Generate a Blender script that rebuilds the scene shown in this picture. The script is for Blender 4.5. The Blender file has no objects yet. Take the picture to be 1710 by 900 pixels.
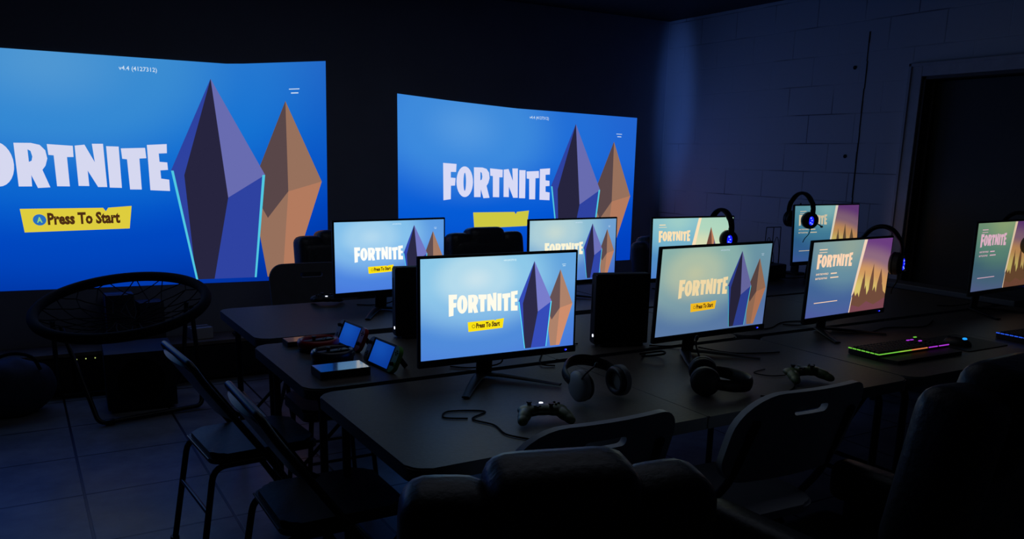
import bpy, bmesh, math, random
from mathutils import Vector, Matrix, Euler
from mathutils.geometry import tessellate_polygon
random.seed(4)
C = bpy.context.scene.collection
sc = bpy.context.scene
PI = math.pi

# ------------------------------------------------------------------ camera, world, exposure
F_PX, PITCH, ROLL, YAW, CY = 1387.558, .221459, .021164, -.537582, 573.49
def cam_rot():
    cp, sp, cr, sr, cy, sy = math.cos(PITCH), math.sin(PITCH), math.cos(ROLL), math.sin(ROLL), math.cos(YAW), math.sin(YAW)
    base = Matrix(((1,0,0),(0,0,-1),(0,1,0)))
    rz = Matrix(((cy,sy,0),(-sy,cy,0),(0,0,1)))
    rp = Matrix(((1,0,0),(0,cp,-sp),(0,sp,cp)))
    rr = Matrix(((cr,-sr,0),(sr,cr,0),(0,0,1)))
    return rr @ rp @ base @ rz
R = cam_rot()
cam = bpy.data.cameras.new('camera'); camo = bpy.data.objects.new('camera', cam); C.objects.link(camo)
m = Matrix.Identity(4)
for i in range(3):
    m[i][0] = R[0][i]; m[i][1] = -R[1][i]; m[i][2] = -R[2][i]
m[0][3], m[1][3], m[2][3] = 0, 0, 1.52
camo.matrix_world = m
cam.sensor_fit = 'HORIZONTAL'; cam.sensor_width = 36
cam.lens = F_PX/1710*36; cam.shift_y = (CY-450)/1710; cam.clip_start = .05
sc.camera = camo
w = bpy.data.worlds.new('world'); sc.world = w; w.use_nodes = True
w.node_tree.nodes['Background'].inputs[0].default_value = (.0, .0, .0, 1)
sc.view_settings.view_transform = 'Standard'; sc.view_settings.look = 'None'
sc.view_settings.gamma = 1; sc.view_settings.use_curve_mapping = False
sc.view_settings.exposure = 0.0

def area(name, loc, aim, size, power, col, sy=None):
    l = bpy.data.lights.new(name, 'AREA'); l.energy = power; l.color = col; l.shape = 'RECTANGLE'; l.size = size; l.size_y = sy or size
    o = bpy.data.objects.new(name, l); C.objects.link(o); o.location = loc
    o.rotation_euler = (Vector(aim)-Vector(loc)).to_track_quat('-Z', 'Y').to_euler(); return o
# broad fill lamp added under the ceiling to lift the dim room
area('ceiling_fill', (1.8, 3.3, 2.60), (1.8, 3.4, 0), 2.4, 2.6, (.72, .80, 1.0), 2.0)
# stray edge light of the right projector on the block wall beside the corner
sp = bpy.data.lights.new('projector_spill', 'SPOT'); sp.energy = 75; sp.color = (.12, .30, 1.0); sp.spot_size = math.radians(36); sp.spot_blend = 1; sp.shadow_soft_size = .05
spo = bpy.data.objects.new('projector_spill', sp); C.objects.link(spo); spo.location = (3.3, 3.4, 2.45); spo.scale = (.2, 1, 1)
spo.rotation_euler = (Vector((5.1, 5.84, 1.98))-Vector((3.3, 3.4, 2.45))).to_track_quat('-Z', 'Y').to_euler()

# ------------------------------------------------------------------ materials
def lin(c):
    return tuple(((v/255)/12.92 if v/255 <= .04045 else ((v/255+.055)/1.055)**2.4) for v in c)
def mat(name, rgb, rough=.5, metal=0, noise=0, scale=20, bump=0, spec=.5, coat=0):
    M_ = bpy.data.materials.new(name); M_.use_nodes = True
    nt = M_.node_tree; b = nt.nodes['Principled BSDF']
    c = lin(rgb)
    b.inputs['Base Color'].default_value = (*c, 1); b.inputs['Roughness'].default_value = rough
    b.inputs['Metallic'].default_value = metal; b.inputs['Specular IOR Level'].default_value = spec
    b.inputs['Coat Weight'].default_value = coat
    if noise or bump:
        tc = nt.nodes.new('ShaderNodeTexCoord'); n = nt.nodes.new('ShaderNodeTexNoise')
        n.inputs['Scale'].default_value = scale; n.inputs['Detail'].default_value = 5
        nt.links.new(tc.outputs['Object'], n.inputs['Vector'])
        if noise:
            r = nt.nodes.new('ShaderNodeValToRGB')
            r.color_ramp.elements[0].color = (*[v*(1-noise) for v in c], 1)
            r.color_ramp.elements[1].color = (*[min(1, v*(1+noise)) for v in c], 1)
            r.color_ramp.elements[0].position = .3; r.color_ramp.elements[1].position = .7
            nt.links.new(n.outputs[0], r.inputs[0]); nt.links.new(r.outputs[0], b.inputs['Base Color'])
        if bump:
            bp = nt.nodes.new('ShaderNodeBump'); bp.inputs['Strength'].default_value = bump; bp.inputs['Distance'].default_value = .004
            nt.links.new(n.outputs[0], bp.inputs['Height']); nt.links.new(bp.outputs[0], b.inputs['Normal'])
    return M_
def emis(name, rgb, s=1.0, linear=None):
    M_ = bpy.data.materials.new(name); M_.use_nodes = True
    nt = M_.node_tree; nt.nodes.clear()
    e = nt.nodes.new('ShaderNodeEmission'); o = nt.nodes.new('ShaderNodeOutputMaterial')
    e.inputs[0].default_value = (*lin(rgb), 1); e.inputs[1].default_value = s
    nt.links.new(e.outputs[0], o.inputs[0]); return M_
def screen_grad(name, centre, stops, s=1.0, vmix=None):
    """picture background: radial gradient in UV space of the displayed image"""
    M_ = bpy.data.materials.new(name); M_.use_nodes = True
    nt = M_.node_tree; nt.nodes.clear(); N = nt.nodes.new; Lk = nt.links.new
    uv = N('ShaderNodeUVMap'); uv.uv_map = 'UVMap'
    mp = N('ShaderNodeVectorMath'); mp.operation = 'SUBTRACT'; mp.inputs[1].default_value = (centre[0], centre[1], 0)
    ms = N('ShaderNodeVectorMath'); ms.operation = 'MULTIPLY'; ms.inputs[1].default_value = (1.0, .9, 0)
    ln = N('ShaderNodeVectorMath'); ln.operation = 'LENGTH'
    rp = N('ShaderNodeValToRGB'); rp.color_ramp.interpolation = 'EASE'
    els = rp.color_ramp.elements
    while len(els) < len(stops): els.new(.5)
    for e, (p, c) in zip(els, stops): e.position = p; e.color = (*lin(c), 1)
    Lk(uv.outputs[0], mp.inputs[0]); Lk(mp.outputs[0], ms.inputs[0]); Lk(ms.outputs[0], ln.inputs[0]); Lk(ln.outputs['Value'], rp.inputs[0])
    col = rp.outputs[0]
    if vmix:                                           # second ramp along v multiplied in
        sx = N('ShaderNodeSeparateXYZ'); Lk(uv.outputs[0], sx.inputs[0])
        r2 = N('ShaderNodeValToRGB'); e2 = r2.color_ramp.elements
        while len(e2) < len(vmix): e2.new(.5)
        for e, (p, c) in zip(e2, vmix): e.position = p; e.color = (*lin(c), 1)
        Lk(sx.outputs[1], r2.inputs[0])
        mx = N('ShaderNodeMix'); mx.data_type = 'RGBA'; mx.inputs[0].default_value = .35
        Lk(col, mx.inputs[6]); Lk(r2.outputs[0], mx.inputs[7]); col = mx.outputs[2]
    e = N('ShaderNodeEmission'); e.inputs[1].default_value = s; o = N('ShaderNodeOutputMaterial')
    Lk(col, e.inputs[0]); Lk(e.outputs[0], o.inputs[0]); return M_

M = {}
M['black'] = mat('black_plastic', (16,16,18), .48, spec=.35)
M['matte'] = mat('matte_black_plastic', (18,18,20), .6, noise=.2, scale=60)
M['metal_black'] = mat('black_painted_metal', (16,16,19), .38, spec=.4)
M['rail'] = mat('dark_grey_metal', (58,60,66), .3, metal=.3)  # dark grey, lighter than the black frame metal
M['table'] = mat('grey_table_laminate', (84,77,70), .5, noise=.12, scale=90, bump=.12, spec=.32)
M['table_edge'] = mat('table_edge_plastic', (88,92,98), .45)
M['leg'] = mat('grey_steel_tube', (42,43,46), .4, metal=.4)
M['vinyl'] = mat('black_vinyl_cushion', (26,26,30), .42, noise=.15, scale=40, bump=.3)
M['leather'] = mat('black_leather', (44,46,52), .45, coat=.06, noise=.2, scale=50, bump=.5)
M['white_plastic'] = mat('pale_blow_moulded_plastic', (205,208,214), .45, noise=.05, scale=30, bump=.1)
M['cord'] = mat('black_elastic_cord', (6,6,7), .85, spec=.15)
M['pale'] = mat('pale_grey_plastic', (120,122,128), .45)
M['white'] = mat('white_plastic', (190,190,194), .4)
M['paper'] = mat('glossy_printed_sleeve', (70,95,150), .12, noise=.6, scale=14, coat=.5)
M['paper2'] = mat('glossy_blue_sleeve', (70,80,150), .12, noise=.6, scale=10, coat=.5)
M['red'] = mat('red_plastic', (165,28,34), .35)
M['green'] = mat('green_plastic', (96,170,60), .4)
M['greyblue'] = mat('dark_blue_grey_plastic', (38,44,58), .25)
M['grey'] = mat('grey_plastic', (90,92,96), .4)
M['camo'] = mat('mottled_green_plastic', (70,84,52), .4, noise=.6, scale=60)
M['door'] = mat('dark_painted_door', (34,32,34), .55, noise=.1, scale=8)
M['jamb'] = mat('painted_door_frame', (170,170,184), .45, noise=.08, scale=12)
M['jamb_in'] = mat('brown_door_reveal', (60,50,50), .5, noise=.1, scale=12)
M['crack'] = mat('dark_joint', (22,22,28), .9)
M['wood'] = mat('worn_wood_top', (110,98,86), .5, noise=.3, scale=9)
M['card'] = mat('grey_card_box', (70,70,78), .8, noise=.1)
M['bag'] = mat('dark_blue_fabric', (44,52,72), .8, noise=.2, bump=.4)
M['amber'] = mat('amber_paper', (150,110,40), .7)
M['glass'] = mat('glossy_console_screen', (3,3,4), .05, spec=.8)
M['led_blue'] = emis('blue_led', (20,30,255), 1.0)
M['led_blue_hot'] = emis('bright_blue_led', (90,110,255), 2.5)
M['led_white'] = emis('white_led', (235,240,255), 1.3)
M['led_amber'] = emis('amber_led', (200,220,120), .7)
M['led_cyan'] = emis('cyan_led', (30,150,255), 1.2)
M['rgb_green'] = emis('green_key_light', (120,215,70), .8)
M['rgb_lime'] = emis('lime_key_light', (160,220,70), .8)
M['rgb_orange'] = emis('orange_key_light', (240,140,80), .8)
M['rgb_purple'] = emis('purple_key_light', (190,60,235), .8)
M['rgb_blue'] = emis('blue_key_light', (40,90,235), .9)
M['console_on'] = screen_grad('console_screen', (.3,.8), [(0,(20,84,190)),(1,(12,62,165))], .8)

def brick_wall_mat():
    M_ = mat('painted_block_wall', (196,198,210), .7)
    nt = M_.node_tree; b = nt.nodes['Principled BSDF']; N = nt.nodes.new; Lk = nt.links.new
    tc = N('ShaderNodeTexCoord'); sx = N('ShaderNodeSeparateXYZ'); cx = N('ShaderNodeCombineXYZ')
    ax = N('ShaderNodeMath'); ax.operation = 'ADD'; ax.inputs[1].default_value = -4.554+.2+.4*50
    az = N('ShaderNodeMath'); az.operation = 'ADD'; az.inputs[1].default_value = -1.454+.2035*20
    Lk(tc.outputs['Object'], sx.inputs[0]); Lk(sx.outputs[1], ax.inputs[0]); Lk(sx.outputs[2], az.inputs[0])
    Lk(ax.outputs[0], cx.inputs[0]); Lk(az.outputs[0], cx.inputs[1])
    br = N('ShaderNodeTexBrick'); br.offset = .5
    br.inputs['Scale'].default_value = 1; br.inputs['Brick Width'].default_value = .4; br.inputs['Row Height'].default_value = .2035
    br.inputs['Mortar Size'].default_value = .005; br.inputs['Mortar Smooth'].default_value = .5
    Lk(cx.outputs[0], br.inputs['Vector'])
    n = N('ShaderNodeTexNoise'); n.inputs['Scale'].default_value = 1.7; n.inputs['Detail'].default_value = 3; Lk(tc.outputs['Object'], n.inputs['Vector'])
    # joints show only in patches, as thick paint fills many of them
    th = N('ShaderNodeMapRange'); th.inputs[1].default_value = .47; th.inputs[2].default_value = .66; Lk(n.outputs[0], th.inputs[0])
    mu = N('ShaderNodeMath'); mu.operation = 'MULTIPLY'; Lk(br.outputs['Fac'], mu.inputs[0]); Lk(th.outputs[0], mu.inputs[1])
    mx = N('ShaderNodeMix'); mx.data_type = 'RGBA'; mx.inputs[6].default_value = (*lin((196,198,210)),1); mx.inputs[7].default_value = (*lin((118,118,130)),1)
    Lk(mu.outputs[0], mx.inputs[0]); Lk(mx.outputs[2], b.inputs['Base Color'])
    n2 = N('ShaderNodeTexNoise'); n2.inputs['Scale'].default_value = 60; n2.inputs['Detail'].default_value = 6; Lk(tc.outputs['Object'], n2.inputs['Vector'])
    ad = N('ShaderNodeMath'); ad.operation = 'MULTIPLY_ADD'; ad.inputs[1].default_value = -.9; Lk(br.outputs['Fac'], ad.inputs[0])
    sc2 = N('ShaderNodeMath'); sc2.operation = 'MULTIPLY'; sc2.inputs[1].default_value = .35; Lk(n2.outputs[0], sc2.inputs[0]); Lk(sc2.outputs[0], ad.inputs[2])
    bp = N('ShaderNodeBump'); bp.inputs['Strength'].default_value = .35; bp.inputs['Distance'].default_value = .005
    Lk(ad.outputs[0], bp.inputs['Height']); Lk(bp.outputs[0], b.inputs['Normal'])
    return M_
def tile_mat():
    M_ = mat('slate_floor_tile', (60,60,66), .35)
    nt = M_.node_tree; b = nt.nodes['Principled BSDF']; N = nt.nodes.new; Lk = nt.links.new
    tc = N('ShaderNodeTexCoord'); mp = N('ShaderNodeMapping'); mp.inputs['Location'].default_value = (-.147+.537*10, -3.96+.537*20, 0)
    Lk(tc.outputs['Object'], mp.inputs[0])
    br = N('ShaderNodeTexBrick'); br.offset = 0; br.inputs['Scale'].default_value = 1
    br.inputs['Brick Width'].default_value = .537; br.inputs['Row Height'].default_value = .537
    br.inputs['Mortar Size'].default_value = .007; br.inputs['Mortar Smooth'].default_value = .2
    br.inputs['Color1'].default_value = (*lin((132,133,138)),1); br.inputs['Color2'].default_value = (*lin((146,145,147)),1); br.inputs['Mortar'].default_value = (*lin((22,22,26)),1)
    Lk(mp.outputs[0], br.inputs['Vector'])
    n = N('ShaderNodeTexNoise'); n.inputs['Scale'].default_value = 4; n.inputs['Detail'].default_value = 8; n.inputs['Roughness'].default_value = .65
    Lk(tc.outputs['Object'], n.inputs['Vector'])
    rp = N('ShaderNodeValToRGB'); rp.color_ramp.elements[0].position = .35; rp.color_ramp.elements[0].color = (.62,.62,.62,1); rp.color_ramp.elements[1].position = .68; rp.color_ramp.elements[1].color = (1.25,1.25,1.25,1)
    Lk(n.outputs[0], rp.inputs[0])
    mx = N('ShaderNodeMix'); mx.data_type = 'RGBA'; mx.blend_type = 'MULTIPLY'; mx.inputs[0].default_value = 1
    Lk(br.outputs['Color'], mx.inputs[6]); Lk(rp.outputs[0], mx.inputs[7]); Lk(mx.outputs[2], b.inputs['Base Color'])
    bp = N('ShaderNodeBump'); bp.inputs['Strength'].default_value = .4; bp.inputs['Distance'].default_value = .003
    sb = N('ShaderNodeMath'); sb.operation = 'SUBTRACT'; Lk(n.outputs[0], sb.inputs[0]); Lk(br.outputs['Fac'], sb.inputs[1])
    Lk(sb.outputs[0], bp.inputs['Height']); Lk(bp.outputs[0], b.inputs['Normal'])
    return M_
M['block'] = brick_wall_mat(); M['tile'] = tile_mat()
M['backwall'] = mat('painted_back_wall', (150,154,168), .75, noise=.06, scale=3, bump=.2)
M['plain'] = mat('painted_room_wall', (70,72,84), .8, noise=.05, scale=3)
M['ceiling'] = mat('dark_ceiling', (40,40,48), .9, noise=.1, scale=30)

# ------------------------------------------------------------------ mesh helpers
def finish(bm, name, mats, parent=None, smooth=False, recalc=True):
    if recalc: bmesh.ops.recalc_face_normals(bm, faces=bm.faces)
    me = bpy.data.meshes.new(name); bm.to_mesh(me); bm.free()
    if not isinstance(mats, (list, tuple)): mats = [mats]
    for m_ in mats: me.materials.append(m_)
    if smooth:
        for p in me.polygons: p.use_smooth = True
        try: me.set_sharp_from_angle(angle=math.radians(40))
        except Exception: pass
    o = bpy.data.objects.new(name, me); C.objects.link(o)
    if parent is not None: o.parent = parent
    return o
def thing(name, label, cat, loc=(0,0,0), rz=0, group=None, rot=None):
    o = bpy.data.objects.new(name, None); C.objects.link(o); o.empty_display_size = .05
    o.location = loc; o.rotation_euler = rot if rot is not None else (0,0,rz)
    o['label'] = label; o['category'] = cat
    if group: o['group'] = group
    return o
def tag(o, label, cat, group=None):
    o['label'] = label; o['category'] = cat
    if group: o['group'] = group
    return o
def struct(o): o['kind'] = 'structure'; return o
def new(): return bmesh.new()
def box(bm, size, c, rot=None, bev=0, seg=2, mi=0):
    r = bmesh.ops.create_cube(bm, size=1); vs = r['verts']
    bmesh.ops.scale(bm, vec=size, verts=vs)
    if bev:
        es = list({e for v in vs for e in v.link_edges})
        rb = bmesh.ops.bevel(bm, geom=es, offset=bev, segments=seg, affect='EDGES', profile=.6)
        vs = list({v for v in rb['verts']} | {v for v in vs if v.is_valid})
        # bevel returns only new verts; gather whole island
        seen = set(vs); st = list(vs)
        while st:
            v = st.pop()
            for e in v.link_edges:
                o = e.other_vert(v)
                if o not in seen: seen.add(o); st.append(o)
        vs = list(seen)
    if rot is not None: bmesh.ops.rotate(bm, cent=(0,0,0), matrix=rot if isinstance(rot, Matrix) else Euler(rot).to_matrix(), verts=vs)
    bmesh.ops.translate(bm, vec=c, verts=vs)
    if mi:
        for f in {f for v in vs for f in v.link_faces}: f.material_index = mi
    return vs
def ell(bm, rad, c, rot=None, u=20, v=12, mi=0):
    r = bmesh.ops.create_uvsphere(bm, u_segments=u, v_segments=v, radius=1); vs = r['verts']
    bmesh.ops.scale(bm, vec=rad, verts=vs)
    if rot is not None: bmesh.ops.rotate(bm, cent=(0,0,0), matrix=Euler(rot).to_matrix(), verts=vs)
    bmesh.ops.translate(bm, vec=c, verts=vs)
    for f in {f for v_ in vs for f in v_.link_faces}: f.material_index = mi
    return vs
def cyl(bm, r, h, c, rot=None, n=24, r2=None, mi=0, bev=0):
    q = bmesh.ops.create_cone(bm, cap_ends=True, segments=n, radius1=r, radius2=r if r2 is None else r2, depth=h); vs = q['verts']
    if rot is not None: bmesh.ops.rotate(bm, cent=(0,0,0), matrix=rot if isinstance(rot, Matrix) else Euler(rot).to_matrix(), verts=vs)
    bmesh.ops.translate(bm, vec=c, verts=vs)
    for f in {f for v_ in vs for f in v_.link_faces}: f.material_index = mi
    return vs
def smooth_path(pts, closed=False, sub=5):
    P = [Vector(p) for p in pts]; n = len(P); out = []
    rng = range(n) if closed else range(n-1)
    for i in rng:
        p0 = P[(i-1) % n] if closed or i > 0 else P[0]; p1 = P[i]; p2 = P[(i+1) % n]
        p3 = P[(i+2) % n] if closed or i+2 < n else P[-1]
        for k in range(sub):
            t = k/sub
            out.append(.5*((2*p1)+(-p0+p2)*t+(2*p0-5*p1+4*p2-p3)*t*t+(-p0+3*p1-3*p2+p3)*t**3))
    if not closed: out.append(P[-1])
    return out
def tube(bm, pts, r, n=10, closed=False, rfn=None, mi=0, flat=None, up=None):
    """flat=(a,b): elliptical section half sizes (a along frame normal, b along binormal)"""
    P = [Vector(p) for p in pts]; N = len(P); rings = []
    T0 = (P[1]-P[0]).normalized()
    nrm = (Vector(up) if up else Vector((0,0,1) if abs(T0.z) < .9 else (1,0,0)))
    nrm = (nrm - nrm.dot(T0)*T0).normalized()
    for i in range(N):
        a = P[(i-1) % N] if closed or i > 0 else P[0]; b = P[(i+1) % N] if closed or i < N-1 else P[-1]
        t = (b-a).normalized()
        if t.length < 1e-6: t = T0
        base = Vector(up) if up else nrm
        nrm = (base - base.dot(t)*t)
        if nrm.length < 1e-4: nrm = t.orthogonal()
        nrm.normalize(); bn = t.cross(nrm)
        k = rfn(i/(N-1)) if rfn else 1
        ra, rb = (flat if flat else (r, r))
        rings.append([bm.verts.new(P[i]+nrm*math.cos(2*PI*j/n)*ra*k+bn*math.sin(2*PI*j/n)*rb*k) for j in range(n)])
    M_ = N if closed else N-1
    for i in range(M_):
        A, B = rings[i], rings[(i+1) % N]
        for j in range(n):
            f = bm.faces.new((A[j], A[(j+1) % n], B[(j+1) % n], B[j])); f.material_index = mi
    if not closed:
        f = bm.faces.new(rings[0][::-1]); f.material_index = mi
        f = bm.faces.new(rings[-1]); f.material_index = mi
def fillet(pts, r=.04, n=5):
    P = [Vector(p) for p in pts]; out = [P[0]]
    for i in range(1, len(P)-1):
        a = (P[i-1]-P[i]); b = (P[i+1]-P[i]); d = min(r, a.length*.45, b.length*.45)
        p, q = P[i]+a.normalized()*d, P[i]+b.normalized()*d
        for k in range(n+1):
            t = k/n; out.append((1-t)**2*p+2*t*(1-t)*P[i]+t*t*q)
    out.append(P[-1]); return out
def prism(bm, poly, z0, z1, fn=None, mi=0):
    """poly 2D (x,y) extruded z0..z1, fn maps Vector->Vector"""
    fn = fn or (lambda v: v)
    lo = [bm.verts.new(fn(Vector((x, y, z0)))) for x, y in poly]; hi = [bm.verts.new(fn(Vector((x, y, z1)))) for x, y in poly]
    n = len(poly)
    fs = [bm.faces.new(lo[::-1]), bm.faces.new(hi)]
    for i in range(n): fs.append(bm.faces.new((lo[i], lo[(i+1) % n], hi[(i+1) % n], hi[i])))
    for f in fs: f.material_index = mi
def rrect(w_, h_, r, n=5, cx=0, cy=0, rs=None):
    out = []
    for k, (sx, sy) in enumerate(((1,1),(-1,1),(-1,-1),(1,-1))):
        rr_ = rs[k] if rs else r
        for i in range(n+1):
            a = PI/2*k + PI/2*i/n
            out.append((cx+sx*(w_/2-rr_)+rr_*math.cos(a), cy+sy*(h_/2-rr_)+rr_*math.sin(a)))
    return out
def remesh(o, voxel=.004, smooth=2):
    md = o.modifiers.new('r', 'REMESH'); md.mode = 'VOXEL'; md.voxel_size = voxel; md.use_smooth_shade = True
    if smooth:
        s_ = o.modifiers.new('s', 'SMOOTH'); s_.iterations = smooth; s_.factor = .5
    dg = bpy.context.evaluated_depsgraph_get(); dg.update()
    me = bpy.data.meshes.new_from_object(o.evaluated_get(dg)); mats = list(o.data.materials)
    o.modifiers.clear(); o.data = me
    me.materials.clear()
    for m_ in mats: me.materials.append(m_)
    for p in me.polygons: p.use_smooth = True
    return o

# ------------------------------------------------------------------ displayed pictures (screens and projections)
LETTERS = [
 [[(.1663,.6399),(.2178,.638),(.2161,.5908),(.1958,.5902),(.1959,.5564),(.2143,.555),(.2123,.5105),(.1966,.5085),(.1962,.4286),(.1679,.4214)]],
 [[(.2502+.0325*math.cos(a),.5346+.0918*math.sin(a)) for a in [2*PI*k/28 for k in range(28)]], [(.2502+.005*math.cos(a),.5346+.055*math.sin(a)) for a in [2*PI*k/16 for k in range(16)]]],
 [[(.2858,.6238),(.3193,.6251),(.3363,.6179),(.3464,.5964),(.349,.5623),(.3441,.5319),(.3372,.5144),(.3498,.4414),(.3251,.4381),(.3142,.4919),(.3137,.4447),(.2876,.4439)], [(.3117,.5983),(.3173,.5923),(.3198,.5691),(.3177,.5519),(.3121,.5464)]],
 [[(.3505,.6222),(.4024,.6178),(.4021,.5708),(.3887,.5699),(.3895,.4461),(.3635,.4462),(.3622,.576),(.3518,.5774)]],
 [[(.4063,.6189),(.4266,.6239),(.4451,.5506),(.442,.6286),(.4652,.6298),(.4673,.4444),(.448,.4443),(.4289,.5144),(.4297,.4482),(.4075,.4484)]],
 [[(.4715,.62),(.498,.6197),(.4987,.4414),(.4727,.4422)]],
 [[(.5024,.6123),(.5551,.6175),(.5565,.5725),(.5412,.5703),(.542,.4347),(.5163,.4347),(.5141,.5659),(.5038,.5678)]],
 [[(.5595,.6302),(.6038,.6365),(.6031,.5966),(.5847,.5942),(.5854,.5579),(.6027,.5557),(.6034,.5229),(.5861,.5202),(.5868,.4838),(.6049,.4794),(.6053,.4289),(.561,.432)]],
]
_textcache = {}
def text_tris(s, bold=.0):
    if (s, bold) in _textcache: return _textcache[(s, bold)]
    cu = bpy.data.curves.new('t', 'FONT'); cu.body = s; cu.offset = bold; cu.resolution_u = 2
    o = bpy.data.objects.new('t', cu); C.objects.link(o)
    dg = bpy.context.evaluated_depsgraph_get(); dg.update()
    me = bpy.data.meshes.new_from_object(o.evaluated_get(dg))
    vs = [tuple(v.co) for v in me.vertices]; fs = [tuple(p.vertices) for p in me.polygons]
    bpy.data.objects.remove(o); bpy.data.curves.remove(cu); bpy.data.meshes.remove(me)
    x0 = min(v[0] for v in vs); x1 = max(v[0] for v in vs); y0 = min(v[1] for v in vs); y1 = max(v[1] for v in vs)
    vs = [((v[0]-x0)/(x1-x0), (v[1]-y0)/(y1-y0)) for v in vs]
    _textcache[(s, bold)] = (vs, fs); return vs, fs
class Picture:
    """flat artwork; every shape is given in (u,v) of the displayed image, fn(u,v,layer) puts it in the object"""
    def __init__(self, fn):
        self.fn = fn; self.V = []; self.F = []; self.U = []; self.MI = []; self.mats = []
    def mi(self, m_):
        if m_ not in self.mats: self.mats.append(m_)
        return self.mats.index(m_)
    def add(self, uvs, faces, m_, layer, uvmap=None):
        b = len(self.V); k = self.mi(m_)
        for (u, v) in uvs: self.V.append(self.fn(u, v, layer))
        for f in faces:
            self.F.append([b+i for i in f]); self.MI.append(k)
            self.U.append([(uvmap(*uvs[i]) if uvmap else uvs[i]) for i in f])
    def grid(self, m_, nu=24, nv=12, u0=0, u1=1, v0=0, v1=1, layer=0):
        uvs = [(u0+(u1-u0)*i/nu, v0+(v1-v0)*j/nv) for j in range(nv+1) for i in range(nu+1)]
        fs = [(j*(nu+1)+i, j*(nu+1)+i+1, (j+1)*(nu+1)+i+1, (j+1)*(nu+1)+i) for j in range(nv) for i in range(nu)]
        self.add(uvs, fs, m_, layer)
    def poly(self, loops, m_, layer, T=None, uvmap=None):
        T = T or (lambda u, v: (u, v))
        tr = tessellate_polygon([[Vector((u, v, 0)) for u, v in l] for l in loops])
        pts = [T(u, v) for l in loops for u, v in l]
        fs = []
        for t in tr:
            a, b, c = [Vector(pts[i]) for i in t]
            d = (b.x-a.x)*(c.y-a.y)-(b.y-a.y)*(c.x-a.x)
            fs.append(tuple(t) if d > 0 else tuple(t)[::-1])
        self.add(pts, fs, m_, layer, uvmap)
    def text(self, s, m_, layer, u0, v0, u1, v1, bold=0, slope=0):
        vs, fs = text_tris(s, bold)
        self.add([(u0+(u1-u0)*x, v0+(v1-v0)*y+slope*x) for x, y in vs], fs, m_, layer)
    def build(self, name, parent=None):
        me = bpy.data.meshes.new(name); me.from_pydata([tuple(v) for v in self.V], [], self.F)
        for m_ in self.mats: me.materials.append(m_)
        ul = me.uv_layers.new(name='UVMap'); k = 0
        for p, uvs, mi in zip(me.polygons, self.U, self.MI):
            p.material_index = mi
            for j, li in enumerate(p.loop_indices): ul.data[li].uv = uvs[j]
        o = bpy.data.objects.new(name, me); C.objects.link(o)
        if parent is not None: o.parent = parent
        return o

def tint(c, t, k=1.0): return tuple(max(0, min(255, a*b*k)) for a, b in zip(c, t))
def title_picture(P, key, bg, text_c, tn, button_text=True, icon='A', k=1.0, yellow=(235,215,45)):
    """blue title picture: lettering, yellow button, plain crystal shapes where the artwork stands"""
    P.grid(bg)
    T = emis('title_white_'+key, text_c); Y = emis('button_yellow_'+key, yellow); D = emis('button_text_'+key, tint((75,45,20), tn))
    for l in LETTERS: P.poly(l, T, 3)
    P.poly([[(.285,.350),(.455,.354),(.4605,.339),(.466,.3545),(.517,.362),(.5095,.262),(.29,.250)]], Y, 1)
    if button_text:
        P.text('Press To Start', D, 2, .338, .280, .490, .333, bold=.045, slope=.006)
        if icon == 'A':
            bl = emis('button_icon_'+key, (40,110,190)); wh = emis('button_icon_letter_'+key, (150,215,120))
            P.poly([[(.322+.0135*math.cos(2*PI*i/20), .303+.024*math.sin(2*PI*i/20)) for i in range(20)]], bl, 2)
            P.text('A', wh, 3, .3165, .291, .3275, .315, bold=.03)
        else:
            P.poly([[(.322+.0105*math.cos(2*PI*i/20), .303+.0187*math.sin(2*PI*i/20)) for i in range(20)],
                    [(.322+.008*math.cos(2*PI*i/20), .303+.0142*math.sin(2*PI*i/20)) for i in range(20)]], D, 2)
    H = emis('small_text_'+key, tint((200,220,240), (k,k,k)))
    P.text('v4.4 (4127312)', H, 1, .510, .938, .592, .962, bold=.01)
    for q in ((.903,.880,.93,.884),(.908,.862,.927,.867)):
        P.poly([[(q[0],q[1]),(q[2],q[1]),(q[2],q[3]),(q[0],q[3])]], H, 1)
    # plain faceted crystals
    c = lambda n, col: emis(n+'_'+key, tint(col, tn, k))
    tan, brown, skin, navy, blue, lav, cyan = c('tan',(150,112,92)), c('brown',(88,70,72)), c('sand',(178,122,94)), c('navy',(38,36,62)), c('deep_blue',(46,66,160)), c('lavender',(104,108,176)), c('cyan',(80,200,225))
    P.poly([[(.893,.83),(.985,.46),(.90,.02),(.835,.02),(.80,.44)]], tan, 1)
    P.poly([[(.893,.83),(.895,.42),(.84,.30),(.80,.44)]], brown, 2)
    P.poly([[(.985,.46),(.895,.42),(.875,.02),(.90,.02)]], skin, 2)
    P.poly([[(.712,.93),(.836,.50),(.806,.02),(.655,.02),(.61,.52)]], blue, 3)
    P.poly([[(.712,.93),(.742,.40),(.70,.02),(.655,.02),(.64,.50)]], navy, 4)
    P.poly([[(.712,.93),(.836,.50),(.742,.40)]], lav, 4)
    P.poly([[(.836,.50),(.806,.02),(.801,.02),(.829,.50)]], cyan, 5)
    P.poly([[(.61,.52),(.655,.02),(.660,.02),(.616,.52)]], cyan, 5)

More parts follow.
